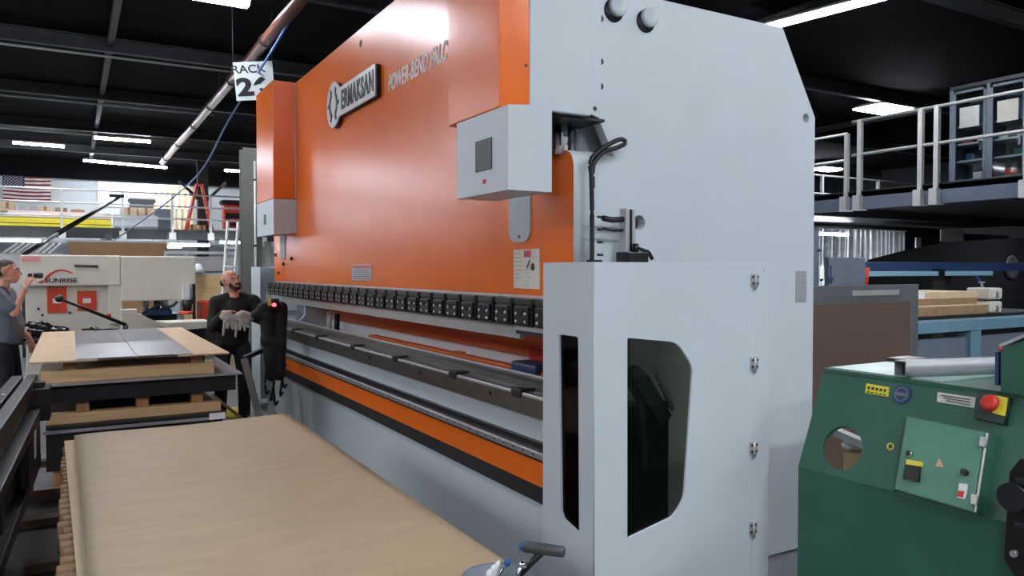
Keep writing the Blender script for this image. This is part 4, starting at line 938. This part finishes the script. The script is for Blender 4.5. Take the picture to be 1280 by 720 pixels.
# blue table with cartons
bt = empty('blue_table', (7.6, 4.6, 0), 'blue framed table with grey side panels behind the green machine', 'table')
MB().box(6.3, 9.4, 4.15, 5.1, 1.06, 1.17, .006).build('table_top', G['lblue'], bt)
for x in (6.35, 7.62, 9.0): MB().box(x-.09, x+.09, 4.16, 4.3, 0, 1.06).build('leg', G['lblue'], bt)
for x0, x1 in ((6.44, 7.53), (7.71, 8.91)): MB().box(x0, x1, 4.2, 4.23, .2, 1.0).build('side_panel', G['bgrey'], bt)
MB().box(6.3, 9.4, 4.3, 5.0, 1.17, 1.2).build('black_mat', G['blackm'], bt)
gcc = 'flat cartons on the blue table'
for k, (x0, x1, z0, z1, mt, l) in enumerate(((6.2, 8.1, 1.2, 1.285, 'cardd', 'lowest brown flat carton on the blue table'), (6.1, 8.2, 1.285, 1.305, 'card', 'thin pale carton layer between the brown cartons on the blue table'), (6.1, 8.0, 1.305, 1.36, 'cardd', 'upper brown flat carton on the blue table'), (6.1, 8.05, 1.36, 1.43, 'card', 'topmost pale carton with white tape on the blue table'))):
    o = MB().box(x0, x1, 4.32+.02*k, 4.95, z0, z1, .006).build('flat_carton', G[mt]); tag(o, l, 'carton', gcc)
    if k == 3: MB().box(7.0, 7.12, 4.372, 4.96, 1.37, 1.434).build('white_tape', G['paper'], o)
for k, (x, z, l) in enumerate(((8.34, 1.2, 'lower grey fitting'), (8.34, 1.34, 'upper grey fitting'))):
    o = MB().box(x-.12, x+.12, 4.35, 4.6, z, z+.12, .02).build('pipe_fitting', G['label']); tag(o, l+' at the right end of the flat cartons', 'fitting', 'grey fittings')
    MB().cyl((x, 4.45, z+.02), (x, 4.34, z+.05), .03, n=12).build('fitting_nozzle', G['steel'], o)
    if k: MB().cyl((x, 4.5, z+.12), (x, 4.5, z+.17), .012, n=8).box(x-.03, x+.03, 4.48, 4.52, z+.17, z+.185).build('valve_handle', G['galv'], o)
# blue gantry
gy = empty('blue_conveyor', (9.2, 5.5, 0), 'long dark blue conveyor beam with a pale blue front rail', 'conveyor')
MB().box(7.6, 12.5, 5.5, 5.75, 1.63, 1.74, .005).build('conveyor_beam', G['navy'], gy); MB().box(7.6, 10.3, 5.42, 5.5, 1.575, 1.63, .004).build('front_rail', mat('sky_blue_paint', (146, 194, 216), .4), gy)
MB().box(9.1, 9.2, 5.4, 5.52, 1.52, 1.66).build('rail_clamp', G['gunm'], gy); MB().box(9.45, 9.6, 5.55, 5.7, 0, 1.63).build('leg', G['dark'], gy); MB().box(12.2, 12.35, 5.55, 5.7, 0, 1.63).build('leg', G['dark'], gy)
MB().bar((9.95, 5.45, 1.58), (10.12, 5.45, 1.45), .02, .035).bar((10.12, 5.45, 1.45), (10.12, 5.45, 1.2), .02, .035).build('bracket', G['blue'], gy)
# dark wrapped machine with ring
dm = empty('wrapped_coil_machine', (12, 7.3, 0), 'large dark tarpaulin covered machine behind the blue conveyor', 'machine')
b = MB(); q = [ony(7.3, *p_) for p_ in ((1084, 325), (1130, 313), (1180, 303), (1240, 299), (1330, 296))]
b.prism(q+[Vector((q[-1].x, 7.3, 0)), Vector((q[0].x, 7.3, 0))], (1.3, .9, 0)); b.build('tarpaulin_cover', G['tarp'], dm)
q = ony(7.25, 1266, 334); MB().tube([(q.x+.2*math.cos(k*PI/12), 7.27, q.z+.2*math.sin(k*PI/12)) for k in range(24)], .012, closed=True).build('steel_ring', G['beam'], dm)
MB().cyl((q.x, 7.24, q.z), (q.x, 7.3, q.z), .19, n=28).build('ring_hub', G['blackm'], dm)
# right mezzanine
mx = 11.0
structure(MB().box(mx, mx+.12, -4, 24, 2.62, 2.9).build('mezzanine_beam', mat('mezzanine_beam_paint', (82, 92, 106), .5))); structure(MB().box(mx, 22, -4, 24, 2.82, 2.92).build('mezzanine_floor', G['gunm']))
for y in (-.5, 4.2, 13.2, 20): structure(MB().box(mx+.05, mx+.25, y-.1, y+.1, 0, 2.62).build('mezzanine_post', G['walld']))
for k, y in enumerate((2.5, 6, 9.5, 13)): structure(MB().box(mx+.12, 22, y-.05, y+.05, 2.66, 2.82).build('mezzanine_joist', G['gunm']))
railing('guard_railing', ((mx, 1.0), (mx, 8.0)), (0, .625, .80, .835, .98), 2.92, (1.12, .58), .026, 'bright guard railing on the right mezzanine in front of the glass cabinets')
railing('guard_railing', ((mx, 8.1), (mx, 14)), (.0, .33, .7), 2.92, (.95, .52), .024, 'lower railing section on the right mezzanine beside the press')
railing('guard_railing', ((mx+.2, 12.5), (20, 12.5)), (.15, .3, .55, .8), 2.92, (1.05, .6, .18), .025, 'far cross railing on the right mezzanine', foot=False)
# glass cabinet (faces the railing)
gc = empty('glass_cabinet', (12.4, 6.3, 2.92), 'grey glass-fronted cabinet behind the mezzanine railing', 'cabinet')
CX, CA, CB = 12.2, 5.93, 7.12; W_ = CB-CA; CM = (CA+CB)/2; ZT = 4.5
MB().box(CX+.45, CX+.5, CA, CB, 2.92, ZT).build('cabinet_back', G['bgrey'], gc)
for y in (CA, CM-.03, CB-.06): MB().box(CX, CX+.45, y, y+.06, 2.92, ZT).build('cabinet_side', G['bgrey'], gc)
MB().box(CX, CX+.5, CA, CB, ZT, ZT+.06).build('cabinet_top', G['gunm'], gc)
for z in (3.05, 3.35, 3.62, 3.9): MB().box(CX+.06, CX+.45, CA+.06, CB-.06, z, z+.03).build('shelf', G['galv'], gc)
for s, (y0, y1) in enumerate(((CM+.03, CB-.06), (CA+.06, CM-.03))):
    d = MB().box(CX, CX+.01, y0, y1, 2.98, ZT-.05).build('cabinet_door', G['clear'], gc)
    b = MB()
    b.box(CX-.01, CX+.02, y0, y0+.04, 2.95, ZT-.03).box(CX-.01, CX+.02, y1-.04, y1, 2.95, ZT-.03).box(CX-.01, CX+.02, y0, y1, 2.95, 2.99).box(CX-.01, CX+.02, y0, y1, ZT-.07, ZT-.03)
    b.build('door_frame', G['bgrey'], d)
    MB().box(CX-.05, CX, y0+.05, y0+.08, 3.5, 3.64).build('door_handle', G['chrome'], d)
    MB().box(CX-.012, CX-.002, y0+.1, y0+.4, 3.88, 4.2).build('paper_notice', G['label' if s else 'galv'], d)
for k, (u, z, mt) in enumerate(((.85, 3.652, 'red'), (.65, 3.652, 'white'), (.8, 3.382, 'navy'), (.38, 3.652, 'white'), (.3, 3.082, 'redor'), (.7, 3.082, 'label'), (.2, 3.382, 'green'))):
    o = MB().box(CX+.15, CX+.35, CA+W_*u-.07, CA+W_*u+.07, z, z+.11, .015).build('supply_box', G[mt]); tag(o, f'small {["red", "white", "navy", "white", "orange", "cream", "green"][k]} box on {["the left upper shelf", "the left upper shelf", "the left middle shelf", "the right upper shelf", "the right bottom shelf", "the left bottom shelf", "the right middle shelf"][k]} of the glass cabinet', 'box', 'boxes in the glass cabinet')
bc = empty('brown_cabinet', (12.4, 5.2, 2.92), 'dark brown open shelf unit right of the glass cabinet', 'shelf unit')
MB().box(CX+.5, CX+.55, 3.8, CA-.1, 2.92, 4.55).build('unit_back', G['brownb'], bc)
for y in (3.8, CA-.14): MB().box(CX, CX+.5, y, y+.06, 2.92, 4.55).build('unit_side', G['cardd'], bc)
for z in (2.95, 3.4, 3.9, 4.5): MB().box(CX, CX+.5, 3.86, CA-.14, z, z+.03).build('shelf', G['brownb'], bc)
# strip curtain and things under the mezzanine
cr = empty('strip_curtain', (15.8, 11.5, 0), 'clear plastic strip curtain hanging under the right mezzanine', 'curtain')
MB().cyl((13.5, 11.5, 2.62), (17.9, 11.5, 2.62), .03, n=8).build('curtain_rail', G['galv'], cr)
rr = random.Random(2)
for k in range(24):
    x = 13.55+.18*k; b = MB(); n = 10; ph = rr.uniform(0, 6); pts = []
    top = [Vector((x+.19*i/n, 11.5+.05*math.sin(2*PI*i/n+ph)+.02, 2.6)) for i in range(n+1)]
    b2 = [p+Vector((rr.uniform(-.02, .02), .0, -2.3)) for p in top]
    A_ = [b.bm.verts.new(p) for p in top]; B2 = [b.bm.verts.new(p) for p in b2]
    for i in range(n):
        f = b.bm.faces.new([A_[i], A_[i+1], B2[i+1], B2[i]]); f.smooth = True
    b.build('curtain_strip', G['strip'], cr)
o = MB().box(14.0, 18, 13.4, 13.5, 0, 1.75).build('white_partition', G['wallw']); tag(o, 'pale low partition seen through the strip curtain', 'partition')
lamp((14.0, 12.7), (17.2, 12.7), .25, 'lamp under the mezzanine behind the strip curtain', 'lamps under the right mezzanine', 'lamp2', 2.55)
lamp((13.4, 6.0), (14.4, 6.0), .25, 'lamp under the mezzanine at the right edge of the photo', 'lamps under the right mezzanine', 'lamp2', 2.5)
A, B_ = ony(11.6, 1174, 287), ony(11.6, 1202, 303); o = MB().box(A.x, B_.x, 11.55, 11.58, B_.z, A.z).build('white_board', G['paper']); tag(o, 'white board under the mezzanine above the tarpaulin covered machine', 'board')
MB().box((A.x+B_.x)/2-.03, (A.x+B_.x)/2+.03, 11.58, 11.62, 0, A.z).build('board_post', G['dark'], o)
A, B_ = ony(11.6, 1143, 297), ony(11.6, 1149, 310); o = MB().box(A.x, B_.x, 11.55, 11.58, B_.z, A.z).build('white_board', G['paper']); tag(o, 'narrow white board beside the strip curtain', 'board')
MB().box((A.x+B_.x)/2-.03, (A.x+B_.x)/2+.03, 11.58, 11.62, 0, A.z).build('board_post', G['dark'], o)
structure(MB().box(17.9, 24, 12.2, 12.3, 0, 2.66).build('wall_right_bay', G['walld']))
# racking behind the press top
rk2 = empty('pallet_rack', (6.6, 9.6, 0), 'dark pallet rack rising behind the top of the press', 'rack')
xs_ = [ony(9.5, p_, 10).x for p_ in (893, 915, 922, 953)]
for x in xs_: MB().box(x-.04, x+.04, 9.46, 9.54, 0, 5.4).build('rack_post', G['beam'], rk2)
za = ony(9.5, 920, 14).z
for z in (1.5, 3.2, za): MB().box(xs_[0], xs_[-1], 9.45, 9.55, z-.05, z+.05).build('rack_beam', G['beam'], rk2)
# ------------------------------------------------------------------ people
def caps(t, p0, r0, p1, r1, n=2):
    """tapered capsule: hull of two balls (radius may be a 3-tuple)"""
    s = bmesh.new(); vs = []
    for p, r in ((p0, r0), (p1, r1)):
        rr = r if isinstance(r, tuple) else (r, r, r)
        k = bmesh.ops.create_icosphere(s, subdivisions=n, radius=1)['verts']
        for v in k: v.co = Vector((v.co.x*rr[0]+p[0], v.co.y*rr[1]+p[1], v.co.z*rr[2]+p[2]))
    r_ = bmesh.ops.convex_hull(s, input=list(s.verts))
    bmesh.ops.delete(s, geom=[g for g in set(r_['geom_interior']+r_['geom_unused']) if isinstance(g, bmesh.types.BMVert)], context='VERTS')
    t.merge(s)
def chain(t, pts):
    for (p0, r0), (p1, r1) in zip(pts, pts[1:]): caps(t, p0, r0, p1, r1)
def blob(mb, vox, it=4, M=None):
    bmesh.ops.recalc_face_normals(mb.bm, faces=list(mb.bm.faces))
    me = bpy.data.meshes.new('tmp'); mb.bm.to_mesh(me); mb.bm.free()
    o = bpy.data.objects.new('tmp', me); COL.objects.link(o)
    r = o.modifiers.new('r', 'REMESH'); r.mode = 'VOXEL'; r.voxel_size = vox; r.use_smooth_shade = True
    s = o.modifiers.new('s', 'SMOOTH'); s.iterations = it; s.factor = .5
    out = eval_mesh(o); bpy.data.objects.remove(o)
    b = MB(); b.mesh(out, M)
    for f in b.bm.faces: f.smooth = True
    return b
def head(t, c, R_, neck_to):
    R_ = R_ * 1.08
    """head about .23 tall centred at c; R_ rotates the local head (face towards -y)"""
    L = lambda x, y, z: Vector(c)+R_ @ Vector((x, y, z))
    def hb(p0, r0, p1, r1):
        s = MB(); caps(s, p0, r0, p1, r1); s.bm.transform(Matrix.Translation(c) @ R_.to_4x4()); me = bpy.data.meshes.new('t'); s.bm.to_mesh(me); s.bm.free(); t.mesh(me)
    hb((0, .015, .035), (.074, .094, .08), (0, .01, .03), (.074, .09, .08))       # skull
    hb((0, -.02, .0), (.062, .066, .075), (0, -.042, -.075), (.040, .038, .034))    # face to chin
    hb((0, -.02, -.06), (.054, .05, .035), (0, -.05, -.085), (.026, .025, .022))    # jaw
    hb((0, -.087, .012), .009, (0, -.105, -.024), .0125)                            # nose
    hb((-.016, -.092, -.026), .008, (.016, -.092, -.026), .008)
    hb((-.045, -.070, .024), .010, (-.012, -.086, .022), .010); hb((.045, -.070, .024), .010, (.012, -.086, .022), .010)   # brows
    hb((-.021, -.086, -.053), .006, (.021, -.086, -.053), .006); hb((-.016, -.085, -.063), .007, (.016, -.085, -.063), .007)  # lips
    for s in (-1, 1):
        hb((s*.077, .02, .018), (.007, .017, .024), (s*.074, .012, -.02), (.007, .010, .012))  # ears
    chain(t, [(L(0, .03, -.05), .052), (neck_to, .06)])
    return L
def hand(t, wrist, tip, palm_n, curl=.6, thumb=1, L=.185):
    """palm + four fingers + thumb; tip: direction of the fingers, palm_n: direction the palm faces"""
    w = Vector(wrist); d = Vector(tip).normalized(); n = Vector(palm_n); n = (n-d*n.dot(d)).normalized(); s = d.cross(n)*thumb
    def P(a, b_, c_): return w+d*a+s*b_+n*c_
    for k in (-.026, -.009, .009, .026): caps(t, P(.012, k*.6, 0), .015, P(.085, k, 0), .0125)
    for k, l in ((-.028, .062), (-.010, .075), (.010, .080), (.028, .072)):
        p = P(.088, k, 0); a = 0
        for j, f in enumerate((.45, .32, .23)):
            a += curl*(.7+.25*j); q = p+(d*math.cos(a)+n*math.sin(a))*l*f; caps(t, p, .0095-.001*j, q, .0088-.001*j, 1); p = q
    p = P(.03, .03, .004); q = P(.06, .052, .016); r = P(.088, .056, .030); caps(t, p, .013, q, .0105, 1); caps(t, q, .0105, r, .009, 1)
def eyes(par, L, c):
    b = MB()
    for s in (-1, 1): b.ball(L(s*.03, -.077, .008), (.0095, .009, .006), 10)
    b.build('eye', G['white'], par); b = MB()
    for s in (-1, 1): b.ball(L(s*.03, -.083, .008), .0052, 8)
    b.build('iris', G['black'], par)
    b = MB()
    for s in (-1, 1): b.bar(L(s*.046, -.074, .028), L(s*.016, -.091, .030), .006, .006)
    b.build('eyebrow', G['hair'], par)
def place(o, M): o.data.transform(M)
def person(M, J, hp, hc, hrot, neck, mats, label, belly):
    """J: joints in figure space (face towards -y)"""
    t = MB()
    L = head(t, hc, hrot, neck)
    chain(t, [(J['chest'], (.15, .10, .12)), (J['waist'], (.14, .105, .1)), (J['hip'], (.15, .105, .1))]); chain(t, [(neck, .06), (J['chest'], (.13, .09, .1))])
    for s in 'RL':
        chain(t, [(J['chest'], .09), (J['sh'+s], .052), (J['el'+s], .040), (J['wr'+s], .027)])
        hand(t, *hp[s])
        chain(t, [(J['hip'], .09), (J['th'+s], .085), (J['kn'+s], .055), (J['an'+s], .038)])
        f = Vector(J['an'+s]); caps(t, f+Vector((0, .02, -.045)), .03, f+Vector((0, -.1, -.055)), .025)
    b = blob(t, .0075, 3, M); body = b.build('person', G['skin']); tag(body, label, 'person')
    # trousers
    t = MB(); 
    chain(t, [(Vector(J['waist'])+Vector((0, 0, -.06)), (.155, .118, .04)), (J['hip'], (.17, .125, .1))])
    for s in 'RL': chain(t, [(J['hip'], .1), (J['th'+s], .1), (J['kn'+s], .074), (Vector(J['an'+s])+Vector((0, 0, -.02)), .066)])
    blob(t, .016, 4, M).build('trousers', G['trous'], body)
    for s in 'RL':
        t = MB(); f = Vector(J['an'+s]); caps(t, f+Vector((0, .03, -.05)), .042, f+Vector((0, -.12, -.062)), .036); caps(t, f+Vector((0, 0, -.02)), .05, f+Vector((0, -.04, -.05)), .045)
        bb = blob(t, .01, 3, M); bb.build('shoe', G['black'], body)
    return body, L
def shirt(M, J, body, mt, sleeve, belly, neck, hem):
    t = MB(); n = Vector(neck)
    chain(t, [(n+Vector((0, .01, -.035)), (.075, .07, .035)), (J['chest'], (.175, .125, .11)), (J['belly'], belly), (J['hem'], hem)])
    for s in 'RL':
        sh, el, wr = Vector(J['sh'+s]), Vector(J['el'+s]), Vector(J['wr'+s])
        chain(t, [(n+Vector((0, .01, -.03)), .06), (sh, .066)])
        if sleeve == 'long': chain(t, [(J['chest'], .10), (sh, .074), (el, .06), (wr.lerp(el, .12), .043)])
        if sleeve != 'long': chain(t, [(J['chest'], .10), (sh, .076), (sh.lerp(el, .72), .07)])
    b = blob(t, .013, 4)
    # soft folds
    for v in b.bm.verts:
        c = v.co; v.co += v.normal*(.006*math.sin(38*c.z+14*c.x)*math.sin(11*c.y+19*c.x+6*c.z))
    b.bm.transform(M); return b.build('shirt', mt, body)
# bald operator in black
M = Matrix.Translation((1.5, 8.68, 0)) @ Matrix.Rotation(math.radians(-9.8), 4, 'Z')
J = dict(chest=(.03, .0, 1.22), waist=(.01, .02, .98), hip=(.0, .03, .88), belly=(.02, -.02, 1.02), hem=(.0, .02, .84),
         shR=(-.16, .0, 1.30), elR=(-.20, -.06, 1.03), wrR=(-.08, -.27, 1.20), shL=(.22, .0, 1.31), elL=(.36, -.10, 1.08), wrL=(.20, -.30, 1.14),
         thR=(-.1, .03, .80), knR=(-.11, .0, .47), anR=(-.13, .04, .10), thL=(.1, .03, .8), knL=(.12, -.02, .47), anL=(.12, .03, .10))
hR = Matrix.Rotation(math.radians(32), 3, 'Z') @ Matrix.Rotation(math.radians(-10), 3, 'X') @ Matrix.Rotation(math.radians(-10), 3, 'Y')
hp = {'R': ((-.08, -.27, 1.20), (.9, -.25, .12), (.1, -.3, -1), .35, -1), 'L': ((.20, -.30, 1.14), (-.8, -.5, 0), (0, -.2, -1), .5, 1)}
op, L = person(M, J, hp, Vector((-.005, -.045, 1.525)), hR, Vector((.025, .005, 1.40)), None, 'bald bearded person in black leaning over the grey gloves at the press end', None)
shirt(M, J, op, G['bshirt'], 'long', (.165, .13, .12), (.025, .005, 1.40), (.17, .125, .06))
def headgear(L, parts, vox, mt, nm, body, M, it=2):
    t = MB()
    for p0, r0, p1, r1 in parts:
        s = MB(); caps(s, p0, r0, p1, r1); me = bpy.data.meshes.new('t'); s.bm.to_mesh(me); s.bm.free()
        Mh = Matrix.Identity(4); o0 = L(0, 0, 0)
        for i, a in enumerate((L(1, 0, 0)-o0, L(0, 1, 0)-o0, L(0, 0, 1)-o0)):
            for k in range(3): Mh[k][i] = a[k]
        for k in range(3): Mh[k][3] = o0[k]
        t.mesh(me, Mh)
    return blob(t, vox, it, M).build(nm, mt, body)
headgear(L, [((-.05, -.045, -.045), (.016, .02, .03), (-.026, -.072, -.088), .017), ((.05, -.045, -.045), (.016, .02, .03), (.026, -.072, -.088), .017), ((-.026, -.072, -.088), .018, (.026, -.072, -.088), .018),
             ((-.024, -.09, -.044), .007, (.024, -.09, -.044), .007)], .006, G['hair'], 'beard', op, M)
headgear(L, [((-.066, .02, .02), (.014, .03, .03), (-.045, .085, .0), (.03, .022, .035)), ((.066, .02, .02), (.014, .03, .03), (.045, .085, .0), (.03, .022, .035)), ((-.04, .085, 0), .03, (.04, .085, 0), .03)], .008, G['hair'], 'hair', op, M)
e_ = lambda x, y, z: M @ L(x, y, z)
eyes(op, e_, None)
# gloves held by the operator
t = MB(); h0 = Vector((.0, -.36, 1.165))
for dx, dz in ((-.02, 0), (.10, -.02)):
    o0 = h0+Vector((dx, -.02, dz)); caps(t, o0+Vector((-.03, 0, .03)), (.05, .03, .03), o0+Vector((.03, 0, -.04)), (.06, .03, .05))
    for k, l in ((-.05, .14), (-.015, .07), (.02, .08), (.05, .05)): caps(t, o0+Vector((k, 0, -.05)), .018, o0+Vector((k*1.3, -.01, -.05-l)), .014)
caps(t, h0+Vector((-.09, .0, .0)), .035, h0+Vector((-.03, -.02, -.02)), .04); caps(t, h0+Vector((.1, -.02, .02)), .045, h0+Vector((.2, .0, -.01)), .04)
o = blob(t, .008, 3, M).build('work_gloves', G['glove']); tag(o, 'pair of grey work gloves dangling from the hand of the bald man', 'gloves')
# man in grey polo, facing right in the picture: figure space -y becomes +x
M = Matrix.Translation((-.55, 9.05, 0)) @ Matrix.Rotation(math.radians(3.3+76), 4, 'Z')
J = dict(chest=(.0, .03, 1.29), waist=(.0, .02, 1.03), hip=(.0, .03, .92), belly=(0, .0, 1.1), hem=(.0, .02, .94),
         shR=(-.19, .04, 1.40), elR=(-.22, -.10, 1.23), wrR=(-.08, -.17, 1.475), shL=(.19, .05, 1.40), elL=(.24, .02, 1.12), wrL=(.20, -.13, .95),
         thR=(-.1, .03, .84), knR=(-.11, .0, .49), anR=(-.11, .05, .10), thL=(.1, .03, .84), knL=(.11, -.02, .49), anL=(.12, .02, .10))
hR = Matrix.Rotation(math.radians(-4), 3, 'X') @ Matrix.Rotation(0, 3, 'Z')
hp = {'R': ((-.08, -.17, 1.475), (.25, -.35, .9), (.9, -.3, -.3), .7, 1), 'L': ((.20, -.13, .95), (0, -.25, -1), (-.9, .2, 0), .3, 1)}
mp, L = person(M, J, hp, Vector((.0, -.0, 1.625)), hR, Vector((.0, .045, 1.47)), None, 'person in a grey polo shirt filming with a small black camera at the left edge', None)
sh_ = shirt(M, J, mp, G['shirt'], 'short', (.17, .145, .12), (.0, .04, 1.475), (.165, .14, .06))
headgear(L, [((0, .02, .065), (.072, .088, .055), (0, .025, .06), (.073, .09, .055)), ((-.055, .045, .02), (.024, .04, .05), (-.045, .075, -.02), (.03, .03, .03)), ((.055, .045, .02), (.024, .04, .05), (.045, .075, -.02), (.03, .03, .03)), ((-.04, .08, 0), .035, (.04, .08, 0), .035)], .008, G['ghair'], 'hair', mp, M)
eyes(mp, lambda x, y, z: M @ L(x, y, z), None)
b = MB(); w_ = M @ Vector((-.08, -.17, 1.465)); a_ = (M.to_3x3() @ Vector((.14, -.09, .23))).normalized(); b.cyl(w_-a_*.012, w_+a_*.012, .033, n=18); b.build('wrist_watch', G['galv'], mp)
cc = M @ Vector((-.02, -.20, 1.592)); dx = (M.to_3x3() @ Vector((.0, -1, -.02))).normalized()
cm = empty('video_camera', cc, 'small black camera held up by the man in the grey polo', 'camera')
MB().cyl(cc-dx*.02, cc+dx*.075, .02, .027, n=16).build('camera_body', G['black'], cm); MB().cyl(cc+dx*.075, cc+dx*.105, .028, n=18).build('lens_ring', G['rubber'], cm)
MB().cyl(cc+dx*.02, cc+dx*.03, .0245, n=16).build('camera_ring', G['galv'], cm)
# black control pendant at the far end of the press
pc = empty('control_pendant', (1.66, 7.6, 0), 'black padded control pendant with hanging cables in front of the bald man', 'control pendant')
t = MB()
A = [ony(7.55, *p) for p in ((322, 380), (358, 378), (358, 430), (326, 425), (358, 468), (336, 470))]
caps(t, A[0]+Vector((.05, 0, -.04)), .06, A[1]+Vector((-.05, 0, -.05)), .065); caps(t, A[1]+Vector((-.05, 0, -.05)), .065, A[4]+Vector((-.07, 0, 0)), .06); caps(t, A[0]+Vector((.08, 0, -.1)), .07, A[5]+Vector((.03, 0, 0)), .06); caps(t, A[2]+Vector((-.08, 0, 0)), .08, A[3]+Vector((.06, 0, 0)), .07)
caps(t, A[0]+Vector((-.02, 0, -.1)), .05, A[0]+Vector((.1, 0, -.12)), .07)
bb = blob(t, .014, 3)
for v in bb.bm.verts:
    c = v.co; v.co += v.normal*(.008*math.sin(22*c.z+9*c.x)*math.sin(15*c.x+4*c.z))
bb.build('padded_cover', G['blackm'], pc)
q = ony(7.46, 342, 381); MB().box(q.x-.05, q.x+.05, 7.44, 7.5, q.z-.05, q.z+.06, .01).build('button_box', G['black'], pc); MB().ball((q.x, 7.44, q.z), (.022, .012, .018), 10).build('indicator', G['ledred'], pc)
q = ony(7.44, 337, 378); MB().box(q.x-.015, q.x+.015, 7.435, 7.442, q.z-.03, q.z+.03).build('yellow_label', G['yellow'], pc)
rr = random.Random(8)
for k, (px, l) in enumerate(((333, 492), (338, 500), (344, 505), (350, 494), (355, 484))):
    p0_, p1_ = ony(7.55, px+2, 455), ony(7.55, px, l)
    MB().tube(smooth_curve([p0_, p0_.lerp(p1_, .5)+Vector((rr.uniform(-.03, .03), 0, 0)), p1_, p1_+Vector((.03, 0, .03))], 5), .012, 8).build('hanging_cable', G['rubber'], pc)
q = ony(7.72, 338, 400); MB().box(q.x-.03, q.x+.03, 7.69, 7.75, 0.03, q.z, .004).build('stand_post', G['galv'], pc)
p0_, p1_ = ony(7.5, 305, 448), ony(7.5, 325, 528)
MB().bar(p0_, (p1_.x+.03, 7.4, .02), .05, .05).build('slanted_leg', G['galv'], pc); MB().bar(p0_, (q.x, 7.72, p0_.z+.08), .04, .04).build('leg_bracket', G['dark'], pc)
MB().box(q.x-.2, q.x+.12, 7.4, 7.9, 0, .03, .005).build('stand_foot', G['dark'], pc)
q = onz(.03, 296, 517); o = MB().lathe([(0, 0), (.15, 0), (.15, .02), (.11, .04), (.10, .09), (0, .1)], (q.x, q.y, 0)).build('floor_cap', G['yellow']); tag(o, 'yellow-orange cap on the floor beside the slanted pendant leg', 'cap')
# ------------------------------------------------------------------ world and view
w = bpy.data.worlds.new('world'); SC.world = w; w.use_nodes = True
w.node_tree.nodes['Background'].inputs[0].default_value = (.7, .82, 1, 1); w.node_tree.nodes['Background'].inputs[1].default_value = .05
SC.view_settings.view_transform = 'Standard'; SC.view_settings.look = 'None'; SC.view_settings.gamma = 1; SC.view_settings.use_curve_mapping = False
SC.view_settings.exposure = 1.37
